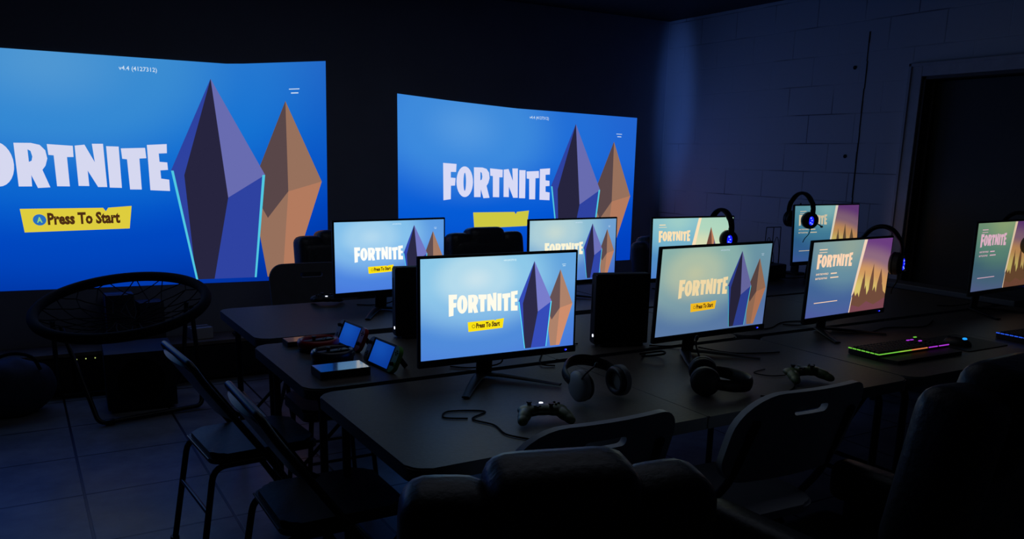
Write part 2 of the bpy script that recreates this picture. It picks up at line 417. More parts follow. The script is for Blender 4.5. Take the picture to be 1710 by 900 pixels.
def split_picture(P, key, bg, text_c, art, k=1.0, stripe=(235,205,185), menu=True):
    """menu screen: blue field with lettering left, slanted cream stripe, plain sunset landscape right"""
    P.grid(bg)
    T = emis('menu_white_'+key, text_c); S = emis('menu_stripe_'+key, stripe)
    s0, s1 = (.62, .53)                                # stripe at top and bottom
    for l in LETTERS: P.poly(l, T, 3, T=lambda u, v: (.062+(u-.1663)*.98, .645+(v-.4214)*.90))
    if menu:
        P.text('SAVE THE WORLD', T, 3, .065, .565, .215, .59, bold=.03); P.text('BATTLE ROYALE', T, 3, .065, .508, .205, .533, bold=.03)
        for q in ((.245,.567,.32,.583),(.245,.512,.345,.527)):
            P.poly([[(q[0],q[1]),(q[2],q[1]),(q[2],q[3]),(q[0],q[3])]], T, 1)
    for q in ((.075,.895,.17,.907),(.075,.86,.17,.868),(.085,.187,.37,.197)):
        P.poly([[(q[0],q[1]),(q[2],q[1]),(q[2],q[3]),(q[0],q[3])]], T, 1)
    sky, rocks, gold = art
    nu = 14
    P.poly([[(s0+.03,1),(1,1),(1,0),(s1+.01,0)]], sky, 1)
    P.poly([[(s0,1),(s0+.04,1),(.565,.27),(.545,.23),(.553,.20),(s1+.012,0),(s1,0),(.545,.20),(.54,.25)]], S, 4)
    if rocks:
        ridge = [(.553,.20)]
        x = .57
        for i, h in enumerate((.30,.22,.27,.20,.48,.24,.36,.22,.30,.55,.26,.33,.24,.46,.27,.36,.25,.22)):
            ridge.append((x, h)); x += .0245
        P.poly([ridge+[(1,.2),(1,0),(s1+.01,0)]], rocks, 2)
        P.poly([[(.79,.66),(.815,.40),(.82,.10),(.76,.10),(.765,.42)]], rocks, 2)
        P.poly([[(.90,.58),(.935,.38),(.92,.12),(.86,.12),(.87,.36)]], rocks, 2)
        P.poly([[(.68,.58),(.70,.40),(.715,.14),(.665,.14),(.668,.40)]], rocks, 2)
        P.poly([[(s1+.01,0),(.56,.10),(.66,.06),(.75,.13),(.85,.07),(1,.15),(1,0)]], gold, 3)

# ================================================================== THE ROOM
X0, X1, Y0, Y1, ZC = -2.6, 5.1, -1.6, 5.97, 2.70
def wallbox(name, lo, hi, m_):
    bm = new(); box(bm, [hi[i]-lo[i] for i in range(3)], [(hi[i]+lo[i])/2 for i in range(3)])
    return struct(finish(bm, name, M[m_]))
wallbox('floor', (X0-.2, Y0-.2, -.1), (X1+.4, Y1+.2, 0), 'tile')
wallbox('ceiling', (X0-.2, Y0-.2, ZC), (X1+.4, Y1+.2, ZC+.1), 'ceiling')
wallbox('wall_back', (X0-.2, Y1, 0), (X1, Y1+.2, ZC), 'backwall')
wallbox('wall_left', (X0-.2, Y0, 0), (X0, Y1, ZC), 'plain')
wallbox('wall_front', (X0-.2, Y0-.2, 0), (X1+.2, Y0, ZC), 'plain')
DY0, DY1, DZ = 2.50, 3.47, 2.075
bm = new()
for lo, hi in (((X1, DY1, 0), (X1+.2, Y1+.2, ZC)), ((X1, DY0, DZ), (X1+.2, DY1, ZC)), ((X1, Y0, 0), (X1+.2, DY0, ZC))):
    box(bm, [hi[i]-lo[i] for i in range(3)], [(hi[i]+lo[i])/2 for i in range(3)])
struct(finish(bm, 'wall_right', M['block']))
# door frame: casing on the wall, deep reveal, stop, slab
bm = new()
for (y0, y1, z0, z1) in ((DY1, DY1+.095, 0, DZ+.085), (DY0-.095, DY0, 0, DZ+.085), (DY0, DY1, DZ, DZ+.085)):
    box(bm, (.018, y1-y0, z1-z0), (X1-.009, (y0+y1)/2, (z0+z1)/2), bev=.004)
    if z0 == 0:
        yy = (y1-.012) if y0 >= DY1 else y0+.012
        box(bm, (.012, .02, z1), (X1-.022, yy, z1/2), bev=.003)
    else: box(bm, (.012, y1-y0+.19, .02), (X1-.022, (y0+y1)/2, z1-.012), bev=.003)
struct(finish(bm, 'trim_1', M['jamb']))
bm = new()
box(bm, (.2, .02, DZ), (X1+.1, DY1-.01, DZ/2)); box(bm, (.2, .02, DZ), (X1+.1, DY0+.01, DZ/2)); box(bm, (.2, DY1-DY0, .02), (X1+.1, (DY0+DY1)/2, DZ-.01))
box(bm, (.035, .018, DZ-.02), (X1+.09, DY1-.028, DZ/2), bev=.003)
struct(finish(bm, 'trim_2', M['jamb_in']))
bm = new(); box(bm, (.045, DY1-DY0-.045, DZ-.03), (X1+.13, (DY0+DY1)/2, (DZ-.03)/2+.005), bev=.003)
dr = struct(finish(bm, 'door_1', M['door']))
bm = new(); cyl(bm, .026, .008, (X1+.104, DY0+.1, 1.02), rot=(0,PI/2,0)); cyl(bm, .01, .05, (X1+.08, DY0+.1, 1.02), rot=(0,PI/2,0))
tube(bm, [(X1+.06, DY0+.1, 1.02), (X1+.058, DY0+.16, 1.02), (X1+.06, DY0+.21, 1.018)], .009)
finish(bm, 'door_handle', M['grey'], dr, True)
# expansion joint and two old fixing holes in the block wall
bm = new(); random.seed(2)
z = .2
while z < 2.36:
    h = random.uniform(.05, .13); box(bm, (.004, random.uniform(.004, .010), h), (X1-.001, 3.902+random.uniform(-.003, .003), z+h/2)); z += h*.97
struct(finish(bm, 'trim_3', M['crack']))
for i, (yy, zz) in enumerate(((3.995, 2.168), (4.0, 1.569))):
    bm = new(); cyl(bm, .013, .006, (X1-.002, yy, zz), rot=(0,PI/2,0), n=14)
    tag(finish(bm, 'wall_plug', M['crack']), ('upper' if i == 0 else 'lower')+' of two small dark plugs left of the vertical joint in the block wall', 'wall plug')
bm = new(); box(bm, (X1-X0, .015, .10), ((X1+X0)/2, Y1-.0075, .05), bev=.004); struct(finish(bm, 'baseboard_back', M['crack']))
bm = new(); box(bm, (.015, Y1-DY1-.12, .10), (X1-.0075, (Y1+DY1+.1)/2, .05), bev=.004); struct(finish(bm, 'baseboard_right', M['crack']))

# ================================================================== PROJECTED PICTURES
def interp(x, xs, ys):
    if x <= xs[0]: return ys[0]
    for a, b, c, d in zip(xs, xs[1:], ys, ys[1:]):
        if x <= b: return c+(d-c)*(x-a)/(b-a)
    return ys[-1]
def fnL(u, v, l):
    x = -.75+2.73*u; t = interp(x, [-.75, 1.33, 1.987], [2.079, 2.081, 2.148]); b = .652-.0165*(x+.75)
    z = b+(t-b)*v; x += .012*u*(1-v)*-2
    return (x, Y1-.004-.0008*l, z)
def fnR(u, v, l):
    x = 2.52+2.27*u; t = interp(x, [2.5, 2.95, 3.54, 4.79], [1.958, 1.928, 1.897, 1.872]); b = .62
    return (x, Y1-.004-.0008*l, b+(t-b)*v)
bgL = screen_grad('glowing_blue_left', (.36,.95), [(0,(88,158,212)),(.22,(60,142,210)),(.45,(14,108,208)),(.7,(0,72,192)),(1,(0,46,152))], 1.0, [(0,(0,46,160)),(.35,(0,76,204)),(.7,(30,125,215)),(1,(60,138,208))])
bgR = screen_grad('glowing_blue_right', (.25,.85), [(0,(92,160,228)),(.2,(64,140,222)),(.45,(6,94,214)),(.75,(0,74,205)),(1,(0,60,185))], 1.0, [(0,(0,62,196)),(.35,(2,84,214)),(.7,(50,132,222)),(1,(60,136,214))])
def picture_sheet(name, fn, label):
    """white sheet added on the wall; its picture glows in place of projector light"""
    bm = new(); pts = [fn(u, 0, 0) for u in [i/24 for i in range(25)]]+[fn(u, 1, 0) for u in [1-i/24 for i in range(25)]]
    poly = [(p[0], p[2]) for p in pts]
    prism(bm, poly, 0, .003, lambda v: Vector((v.x, Y1-.0005-v.z, v.y)))
    o = finish(bm, name, M['white']); tag(o, label, 'projection'); return o
s = picture_sheet('projection_screen', fnL, 'left and larger wall projection of a blue title picture reading FORTNITE, Press To Start')
P = Picture(fnL); title_picture(P, 'wall_left', bgL, (214,216,240), (1,1,1), yellow=(222,205,62)); P.build('picture', s)
s = picture_sheet('projection_screen', fnR, 'right wall projection of a blue title picture with FORTNITE and a blank yellow bar')
P = Picture(fnR); title_picture(P, 'wall_right', bgR, (216,218,246), (1,1,1), button_text=False, yellow=(205,200,66)); P.build('picture', s)

# ================================================================== TABLES
def rounded_top(bm, w_, d, z0, z1, r=.05):
    prism(bm, rrect(w_, d, r, 6), z0, z1)
    es = [e for e in bm.edges if abs(e.verts[0].co.z-e.verts[1].co.z) < 1e-5 and e.verts[0].co.z > z1-1e-4]
    bmesh.ops.bevel(bm, geom=es, offset=.006, segments=2, affect='EDGES')
def folding_table(x0, x1, y0, y1, label, joint=None):
    cx, cy, L, D = (x0+x1)/2, (y0+y1)/2, x1-x0, y1-y0
    t = thing('folding_table', label, 'table', (cx, cy, 0), 0, 'folding tables in three rows')
    halves = [(x0, joint-.0015), (joint+.0015, x1)] if joint else [(x0, x1)]
    for a, b in halves:
        bm = new(); w_ = b-a
        rs = [.055 if b == x1 else .006, .055 if a == x0 else .006, .055 if a == x0 else .006, .055 if b == x1 else .006]
        prism(bm, rrect(w_, D, 0, 6, rs=rs), .70, .74, lambda v, c=(a+b)/2-cx: Vector((v.x+c, v.y, v.z)))
        es = [e for e in bm.edges if abs(e.verts[0].co.z-e.verts[1].co.z) < 1e-5 and e.verts[0].co.z > .7399]
        bmesh.ops.bevel(bm, geom=es, offset=.005, segments=2, affect='EDGES')
        for f in bm.faces: f.material_index = 0 if f.calc_center_median().z > .7395 else 1
        finish(bm, 'tabletop', [M['table'], M['table_edge']], t, True)
    for sx in (-1, 1):
        xx = sx*(L/2-.075)
        for sy in (-1, 1):
            bm = new(); yy = sy*(D/2-.075)
            tube(bm, fillet([(xx, yy*.8, .70), (xx, yy, .66), (xx, yy, .02)], .03), .0145, 12)
            cyl(bm, .019, .03, (xx, yy, .015)); finish(bm, 'leg', M['leg'], t, True)
        bm = new(); tube(bm, [(xx, -(D/2-.09), .32), (xx, (D/2-.09), .32)], .010, 8)
        finish(bm, 'crossbar', M['leg'], t, True)
        bm = new(); tube(bm, [(xx, 0, .32), (xx-sx*.38, 0, .695)], .008, 8); finish(bm, 'brace', M['leg'], t, True)
    return t
folding_table(.80, 2.828, 1.815, 2.605, 'grey folding table in the front row, left one, under the big bright monitor', 1.802)
folding_table(2.836, 4.87, 1.815, 2.605, 'grey folding table in the front row, right one, carrying the lit keyboard', 3.84)
folding_table(.785, 2.80, 2.65, 3.40, 'grey folding table in the middle row holding the handhelds and both tall consoles', 1.79)
folding_table(2.81, 4.84, 2.65, 3.40, 'grey folding table in the middle row, right one, mostly bare', 3.82)
folding_table(.83, 2.85, 3.50, 4.285, 'grey folding table in the back row, left one, with the small controller', 1.84)
folding_table(2.86, 4.88, 3.44, 4.225, 'grey folding table in the back row, right one, by the block wall', 3.87)
# ledge along the right wall
t = thing('wall_ledge', 'narrow pale ledge along the block wall below the dark door', 'shelf', (5.0, 3.35, 0))
bm = new(); box(bm, (.16, 1.5, .035), (.01, 0, .745), bev=.006); finish(bm, 'shelf_board', M['table_edge'], t)
for yy in (-.6, 0, .6):
    bm = new(); box(bm, (.02, .03, .35), (.085, yy, .555)); box(bm, (.12, .03, .02), (.03, yy, .717)); finish(bm, 'bracket', M['leg'], t)

# ================================================================== MONITORS
SW, SH = .598, .336
def monitor(loc, hb, yaw, tilt, label, key, draw, s=1.0):
    t = thing('monitor', label, 'monitor', (loc[0], loc[1], .74), yaw, 'game monitors on the tables')
    W, H = SW*s, SH*s; hb -= .74
    rx = Matrix.Rotation(-tilt, 3, 'X')
    T = lambda p: rx @ Vector(p) + Vector((0, 0, hb))
    def bx(bm, size, c, bev=.004):
        vs = box(bm, size, (0,0,0), bev=bev)
        for v in vs: v.co = T(v.co+Vector(c))
    bm = new(); bx(bm, (W+.018, .014, H+.034), (0, .008, H/2-.008), .004)
    bx(bm, (W*.93, .018, H*.9), (0, .023, H/2), .008); bx(bm, (W*.55, .03, H*.55), (0, .040, H*.5), .012)
    finish(bm, 'casing', M['matte'], t, True)
    bm = new(); bx(bm, (W+.018, .004, .022), (0, -.0005, -.013), .001)
    finish(bm, 'chin', M['black'], t, True)
    P = Picture(lambda u, v, l: T(((u-.5)*W, .0005-.0004*l, v*H))); draw(P, key); P.build('screen', t)
    bm = new(); vs = cyl(bm, .0035, .003, (0,0,0), rot=(PI/2,0,0), n=12)
    for v in vs: v.co = T(v.co+Vector((W/2-.035, -.0035, -.013)))
    vs = cyl(bm, .0016, .003, (0,0,0), rot=(PI/2,0,0), n=10, mi=1)
    for v in vs: v.co = T(v.co+Vector((W/2-.033, -.0048, -.012)))
    finish(bm, 'power_light', [M['led_blue'], M['led_blue_hot']], t)
    bm = new(); top = T((0, .055, H*.42))
    tube(bm, [(0, .125, .012), (0, .12, .08), (0, .10, hb+H*.25), tuple(top)], .02, 14, flat=(.014, .032), up=(0,1,.05))
    cyl(bm, .035, .02, T((0, .055, H*.42)), rot=(PI/2,0,0)); finish(bm, 'neck', M['black'], t, True)
    for sx in (-1, 1):
        bm = new()
        tube(bm, [(0, .135, .012), (sx*.05, .08, .013), (sx*.12, -.01, .010), (sx*.185, -.10, .007)], .012, 12, flat=(.0075, .024), up=(0,0,1), rfn=lambda k: 1-.45*k)
        finish(bm, 'foot', M['black'], t, True)
    bm = new(); tube(bm, smooth_path([(.04, .06, hb+.05), (.07, .13, hb-.02), (.10, .18, .03), (.02, .24, .006), (-.05, .30, .004)]), .003, 6)
    finish(bm, 'power_cord', M['cord'], t, True)
    return t
def bgt(key, c, stops, v=None, s=1.0): return screen_grad('screen_blue_'+key, c, stops, s, v)
def d1(P, k): title_picture(P, k, bgt(k, (0.34, 0.78), [(0, (228, 244, 242)), (0.15, (200, 232, 241)), (0.32, (150, 206, 236)), (0.6, (82, 146, 216)), (1, (68, 118, 214))], [(0, (74, 116, 222)), (0.3, (70, 126, 218)), (0.7, (130, 190, 230)), (1, (120, 190, 226))]), (255,252,235), (1,1,1), icon='o', k=1.15, yellow=(250,226,20))
def d2(P, k): title_picture(P, k, bgt(k, (0.32, 0.78), [(0, (200, 232, 244)), (0.15, (178, 220, 242)), (0.32, (140, 198, 238)), (0.6, (80, 140, 224)), (1, (60, 104, 214))], [(0, (66, 102, 220)), (0.35, (72, 124, 224)), (0.7, (120, 182, 234)), (1, (110, 180, 228))]), (255,255,250), (1,1,1), icon='o', k=1.1, yellow=(252,226,16))
def d3(P, k): title_picture(P, k, bgt(k, (0.28, 0.8), [(0, (216, 228, 212)), (0.2, (186, 214, 218)), (0.4, (136, 186, 214)), (0.65, (84, 136, 206)), (1, (66, 104, 196))], [(0, (72, 108, 204)), (0.4, (84, 134, 208)), (0.7, (140, 190, 214)), (1, (150, 196, 208))]), (250,244,215), (1,1,1), icon='o', k=1.05, yellow=(240,200,30))
def d5(P, k): title_picture(P, k, bgt(k, (0.3, 0.7), [(0, (208, 204, 158)), (0.15, (188, 196, 164)), (0.35, (138, 172, 168)), (0.6, (84, 122, 156)), (1, (88, 112, 168))], [(0, (96, 114, 172)), (0.3, (76, 104, 160)), (0.65, (130, 168, 170)), (1, (134, 182, 170))]), (238,214,165), (1,.97,.92), icon='o', k=.95, yellow=(238,184,30))
def art_sky(k, dim=1):
    c = lambda a: tuple(v*dim for v in a)
    return screen_grad('sunset_'+k, (.55,-.1), [(0,c((205,170,85))),(.4,c((215,195,110))),(.62,c((205,150,95))),(.8,c((140,105,125))),(1,c((105,60,125)))], 1.0)
def d6(P, k): split_picture(P, k, bgt(k, (.45,.85), [(0,(146,164,150)),(.3,(112,150,160)),(.6,(70,104,150)),(1,(74,84,156))], [(0,(80,84,160)),(.4,(56,92,148)),(.7,(92,140,160)),(1,(150,166,146))]), (252,212,178),
    (art_sky(k), emis('rocks_'+k, (110,74,58)), emis('foreground_'+k, (120,70,80))), stripe=(238,208,184))
def d7(P, k): split_picture(P, k, bgt(k, (.5,.9), [(0,(130,176,176)),(.4,(70,128,150)),(.7,(44,92,134)),(1,(56,84,146))], [(0,(64,88,156)),(.4,(40,86,134)),(.7,(60,128,150)),(1,(120,170,170))]), (205,190,160),
    (art_sky(k, .9), emis('rocks_'+k, (92,72,52)), emis('foreground_'+k, (100,70,62))), stripe=(215,205,185))
def d8(P, k): split_picture(P, k, bgt(k, (.45,.95), [(0,(136,158,112)),(.4,(92,132,112)),(.7,(62,96,110)),(1,(76,88,128))], [(0,(82,92,134)),(.4,(56,88,104)),(.7,(80,124,112)),(1,(130,152,108))]), (216,172,190),
    (art_sky(k, .85), emis('rocks_'+k, (96,66,44)), emis('foreground_'+k, (104,66,50))), stripe=(215,190,160))
def d4(P, k):
    bg = bgt(k, (.3,.9), [(0,(160,206,200)),(.3,(126,186,204)),(.6,(84,144,192)),(1,(72,120,200))], [(0,(80,124,210)),(.4,(74,138,200)),(.7,(110,176,204)),(1,(160,206,196))])
    P.grid(bg); T = emis('menu_white_'+k, (252,224,178)); S = emis('menu_stripe_'+k, (250,224,184))
    for l in LETTERS: P.poly(l, T, 3, T=lambda u, v: (.072+(u-.1663)*.87, .60+(v-.4214)*.90))
    P.poly([[(.555,1),(1,1),(1,0),(.40,0)]], screen_grad('cream_teal_'+k, (.55,.3), [(0,(240,222,176)),(.25,(214,220,180)),(.5,(176,214,190)),(1,(150,200,186))], 1.0), 1)
    P.poly([[(.555,1),(.59,1),(.45,0),(.40,0)]], S, 2)
    for q in ((.075,.885,.15,.90),(.07,.85,.165,.857),(.09,.515,.31,.53)): P.poly([[(q[0],q[1]),(q[2],q[1]),(q[2],q[3]),(q[0],q[3])]], T, 1)
    P.poly([[(.075,.33),(.30,.335),(.295,.44),(.08,.43)]], emis('menu_button_'+k, (250,200,60)), 1)
    navy, rose, sand, mauve = emis('crystal_dark_'+k, (112,72,58)), emis('crystal_rose_'+k, (190,128,92)), emis('crystal_sand_'+k, (232,140,82)), emis('crystal_mauve_'+k, (110,92,124))
    P.poly([[(.715,.84),(.79,.5),(.86,.2),(.80,.02),(.62,.02),(.66,.5)]], mauve, 3)
    P.poly([[(.715,.84),(.745,.35),(.70,.02),(.62,.02),(.66,.5)]], navy, 4); P.poly([[(.715,.84),(.76,.62),(.745,.35)]], rose, 5)
    P.poly([[(.895,.80),(.94,.45),(.93,.1),(.86,.02),(.86,.5)]], sand, 2)
MON = [
 ('M1', (1.398,2.419), .857, -.0185, .006, 'frontmost and brightest monitor, blue picture reading FORTNITE with yellow button', d1, 1),
 ('M5', (2.340,2.379), .861, .037, -.044, 'monitor in the front row right of the tall console, teal-yellow tinted FORTNITE picture', d5, 1),
 ('M6', (3.254,2.459), .847, .069, -.027, 'monitor behind the rainbow-lit keyboard, FORTNITE menu split by a slanted cream stripe', d6, 1),
 ('M2', (1.574,3.815), .865, .090, .002, 'back row monitor partly behind the left tall console, bright blue FORTNITE picture', d2, 1),
 ('M3', (2.646,3.787), .851, .048, .017, 'back row monitor right of the dark armchair, lower left hidden behind the front monitor', d3, 1),
 ('M4', (3.371,3.617), .859, -.033, .033, 'back row monitor with cream and teal menu picture, a glowing headset over its right end', d4, 1),
 ('M7', (4.553,3.641), .899, .0155, .056, 'farthest monitor against the block wall with a headset on its left corner', d7, 1.05),
 ('M8', (4.53,2.476), .883, .0755, .015, 'rightmost monitor cut by the picture edge, greenish FORTNITE menu', d8, 1.05)]
MP = {}
for k, loc, hb, yaw, tilt, label, draw, s in MON:
    MP[k] = (loc, hb, yaw, tilt, s); monitor(loc, hb, yaw, tilt, label, k, draw, s)

# ================================================================== TALL CONSOLES
def console(x, y, yaw, label):
    t = thing('game_console', label, 'game console', (x, y, .74), yaw, 'upright black consoles')
    bm = new(); box(bm, (.24, .060, .30), (.12, 0, .158), bev=.004); finish(bm, 'body', M['matte'], t, True)
    bm = new(); box(bm, (.004, .052, .285), (-.001, 0, .158), bev=.001); finish(bm, 'front_panel', M['black'], t)
    bm = new(); prism(bm, rrect(.20, .11, .03), 0, .012, lambda v: Vector((v.x+.12, v.y, v.z))); finish(bm, 'stand', M['black'], t, True)
    bm = new(); cyl(bm, .0065, .003, (-.0035, -.012, .045), rot=(0,PI/2,0), n=20)
    finish(bm, 'power_light', M['led_white'], t)
    bm = new(); box(bm, (.003, .003, .12), (-.003, .012, .20)); finish(bm, 'disc_slot', M['crack'], t)
    bm = new()
    for i in range(12): box(bm, (.10, .0022, .003), (.17, -.030, .06+i*.018))
    finish(bm, 'vent_slot', M['crack'], t)
console(1.372, 3.30, math.radians(-8), 'tall black upright game console with white light left of the front monitor')
console(2.068, 2.80, math.radians(-16), 'tall black upright game console between the front monitor and the teal-tinted one')

# ================================================================== HEADSETS
def headset(loc, rot, label, group=None, led=True, cup='black', span=.075, name='gaming_headset', cup_r=.045, pad='vinyl', cord=True, swivel=0, scale=1.0):
    """origin at the middle of the head band's inner top; cups on local +-y, hanging to -z"""
    t = thing(name, label, 'headset', loc, group=group, rot=rot); t.scale = (scale,)*3
    def sv(bm, yc, zc, sy):
        if swivel and sy < 0:
            bmesh.ops.rotate(bm, cent=(0, yc, zc), matrix=Matrix.Rotation(-swivel, 3, 'Z'), verts=bm.verts)
    bm = new(); n = 26; pts = []
    for i in range(n+1):
        a = math.radians(-8+196*i/n); pts.append((0, span*1.08*math.cos(a)*(1.06 if math.sin(a) < .5 else 1), -.075+.100*math.sin(a)))
    tube(bm, pts, .01, 12, flat=(.0085, .019), up=(0,0,1)) if False else None
    # band: ring section wide along x
    rings = []
    for i, p in enumerate(pts):
        a = math.radians(-8+196*i/n); nr = Vector((0, math.cos(a), math.sin(a)))
        wv = .017+.005*math.sin(a); tv = .006+.003*max(0, math.sin(a))
        rings.append([bm.verts.new(Vector(p)+Vector((1,0,0))*wv*math.cos(b)+nr*tv*math.sin(b)) for b in [2*PI*j/12 for j in range(12)]])
    for A, B in zip(rings, rings[1:]):
        for j in range(12): bm.faces.new((A[j], A[(j+1)%12], B[(j+1)%12], B[j]))
    bm.faces.new(rings[0][::-1]); bm.faces.new(rings[-1])
    finish(bm, 'head_band', M['black' if cup != 'white' else 'black'], t, True)
    for sy in (1, -1):
        yc = sy*span*.86; zc = -.118
        bm = new(); cyl(bm, cup_r, .018, (0, yc+sy*.008, zc), rot=(PI/2,0,0), n=36); ell(bm, (cup_r*.98, .016, cup_r*.98), (0, yc+sy*.016, zc), u=28, v=14)
        tube(bm, [(0, yc+sy*.02, zc+.02), (0, yc+sy*.022, zc+.045), (0, pts[0 if sy > 0 else -1][1], -.06)], .007, 8)
        sv(bm, yc, zc, sy); c_ = finish(bm, 'ear_cup', M[cup], t, True)
        if led:
            bm = new()
            for k, (dx, dz) in enumerate(((-.002,.014),(.004,.001),(-.003,-.011),(.006,-.017))):
                vs = ell(bm, (.0045,.0022,.0038), (dx, yc+sy*.0315, zc+dz), u=10, v=8)
            sv(bm, yc, zc, sy); finish(bm, 'cup_light', M['led_blue_hot'], c_)
            bm = new(); ell(bm, (.015, .0025, .024), (.001, yc+sy*.0300, zc-.001), u=18, v=12); sv(bm, yc, zc, sy); finish(bm, 'light_ring', M['led_blue'], c_)
        bm = new(); r_ = bmesh.ops
        ringp = [(cup_r*.72*math.cos(a), yc-sy*.008, zc+cup_r*.78*math.sin(a)) for a in [2*PI*j/28 for j in range(28)]]
        tube(bm, ringp, .011, 10, closed=True, up=(0,1,0)); sv(bm, yc, zc, sy); finish(bm, 'ear_pad', M[pad], t, True)
    bm = new(); y0 = -span*.86-.02
    tube(bm, smooth_path([(.03, y0, -.13), (.07, y0-.005, -.15), (.10, y0+.02, -.155)]), .003, 6); ell(bm, (.010,.006,.006), (.103, y0+.022, -.155))
    finish(bm, 'microphone', M['black'], t, True)
    if cord:
        bm = new(); tube(bm, smooth_path([(0, y0+.006, -.16), (-.012, y0+.004, -.19), (-.03, y0+.012, -.215), (-.045, y0+.01, -.235)]), .0022, 6)
        finish(bm, 'cord', M['cord'], t, True)
    return t
def hang(k, xl, label, rz=0, dz=0, sw=.5):
    loc, hb, yaw, tilt, s = MP[k]; top = hb+SH*s+.009
    c, s_ = math.cos(yaw), math.sin(yaw); yl = .012+math.sin(tilt)*SH
    headset((loc[0]+xl*c-yl*s_, loc[1]+xl*s_+yl*c, top+.006+dz), (0, 0, yaw+rz), label, 'headsets hanging over monitor corners', swivel=sw, scale=1.16)
hang('M4', .215, 'black headset with blue lights over the right end of the cream and teal screen', -.05)
hang('M7', -.245, 'black headset with blue lights over the left corner of the farthest monitor', -.05, .035)
hang('M6', .225, 'black headset with blue lights over the right corner of the split-menu monitor behind the keyboard', .25, .01, 0)
hang('M8', .14, 'black headset hanging over the rightmost monitor at the picture edge', 0)
def lying(D, up=(0,0,1)):
    D = Vector(D).normalized(); x = Vector(up); x = (x-x.dot(D)*D).normalized(); y = D.cross(x)
    return Matrix((x, y, D)).transposed().to_euler()
headset((2.105, 1.975, .778), lying((.76,-.64,-.10)), 'black headset lying on the front table below the teal-tinted monitor', led=False, cup='matte', cord=False, scale=1.1)
headset((1.60, 2.225, .840), lying((0,.95,.34)), 'white and black headset on the table right of the left green controller', led=False, cup='pale', name='white_headset', cup_r=.052, cord=False, span=.085)

# ================================================================== CONTROLLERS
def controller(loc, rz, label, body, light=True, group=None, rx=0):
    t = thing('game_controller', label, 'game controller', loc, group=group, rot=(rx, 0, rz))
    bm = new()
    ell(bm, (.058, .030, .017), (0, .012, .030)); ell(bm, (.040,.032,.018), (-.038,.008,.030)); ell(bm, (.040,.032,.018), (.038,.008,.030))
    for sx in (-1, 1):
        ell(bm, (.021,.042,.018), (sx*.060,-.020,.024), rot=(.15,0,sx*.38)); ell(bm, (.017,.028,.015), (sx*.070,-.045,.018), rot=(.2,0,sx*.3))
        ell(bm, (.024,.012,.011), (sx*.045,.036,.028), rot=(0,0,-sx*.25))
    o = finish(bm, 'body', M[body], t); remesh(o, .0028, 3)
    for x, y in ((-.040, .014), (.022, -.012)):
        bm = new(); cyl(bm, .006, .012, (x, y, .048)); cyl(bm, .0085, .004, (x, y, .0545), n=20); finish(bm, 'thumb_stick', M['black'], t, True)
    bm = new(); box(bm, (.022,.007,.005), (-.020,-.012,.048), bev=.001); box(bm, (.007,.022,.005), (-.020,-.012,.048), bev=.001); finish(bm, 'direction_pad', M['black'], t)
    for x, y in ((.040,.024),(.040,.002),(.029,.013),(.051,.013)):
        bm = new(); ell(bm, (.0048,.0048,.004), (x, y, .048), u=12, v=8); finish(bm, 'button', M['black'], t, True)
    bm = new(); cyl(bm, .0065, .003, (0, .030, .0455), n=18); finish(bm, 'home_button', M['led_white'] if light else M['grey'], t)
    return t
controller((1.315, 2.015, .743), math.radians(-20), 'mottled green controller with lit button in front of the front monitor', 'camo')
controller((2.43, 1.985, .743), math.radians(-12), 'mottled green controller on the front table right of the black headset', 'camo', False)
controller((1.365, 4.20, .743), math.radians(160), 'small black controller with white light on the back table left of the monitor', 'matte')

# ================================================================== KEYBOARDS, MOUSE
def keyboard(loc, rz, label, strip, L=.46, D=.15):
    t = thing('keyboard', label, 'keyboard', loc, rz)
    bm = new(); prism(bm, rrect(L, D, .008, 3), .002, .026); 
    finish(bm, 'body', M['black'], t, True)
    bm = new(); prism(bm, [(-L/2, -D/2), (L/2, -D/2), (L/2-.02, -D/2-.075), (-L/2+.02, -D/2-.075)], .0, .014); finish(bm, 'wrist_rest', M['matte'], t, True)
    bm = new()                                        # key caps: one field of small keys
    for r in range(6):
        for c_ in range(21):
            if c_ in (15, 18) : continue
            box(bm, (.0165, .0165, .008), (-L/2+.022+c_*.0208, D/2-.022-r*.0212, .030), bev=.0015, seg=1)
    o = finish(bm, 'key', M['matte'], t); o['kind'] = 'stuff'
    for (x0, x1, m_) in strip['front']:
        bm = new(); nseg = max(2, int((x1-x0)/.018))
        for i in range(nseg):
            a = x0+(x1-x0)*i/nseg; b = x0+(x1-x0)*(i+.8)/nseg
            box(bm, ((b-a)*L, .003, .004), (((a+b)/2-.5)*L, -D/2-.001, .0265))
        finish(bm, 'light_strip', M[m_], t)
    bm = new()
    for i in range(7): box(bm, (.003, D/7*.78, .004), (-L/2-.001, -D/2+D*(i+.45)/7, .0265))
    finish(bm, 'light_strip', M[strip['side']], t)
    for x, y, m_ in strip.get('dots', ()):
        bm = new(); box(bm, (.016, .007, .003), (x, y, .0355)); finish(bm, 'lit_key', M[m_], t)
    return t
keyboard((3.185, 2.125, .741), math.radians(-1), 'black gaming keyboard edged in green, orange and purple light', {'front': [(0,.28,'rgb_green'),(.28,.45,'rgb_lime'),(.45,.68,'rgb_orange'),(.70,.83,'rgb_purple'),(.85,1,'rgb_purple')], 'side': 'rgb_green',
     'dots': [(.10,.03,'rgb_purple'),(.125,.03,'rgb_purple'),(.14,0,'rgb_purple'),(.19,.06,'rgb_green')]})
keyboard((4.10, 2.02, .741), math.radians(-3), 'second gaming keyboard at the right picture edge with blue light strip', {'front': [(0,1,'rgb_blue')], 'side': 'rgb_blue'})
t = thing('mouse_pad', 'thin black mouse pad right of the rainbow-lit keyboard', 'mouse pad', (3.62, 2.11, .741))
bm = new(); prism(bm, rrect(.30, .25, .012), 0, .003); finish(bm, 'mat', M['matte'], t)
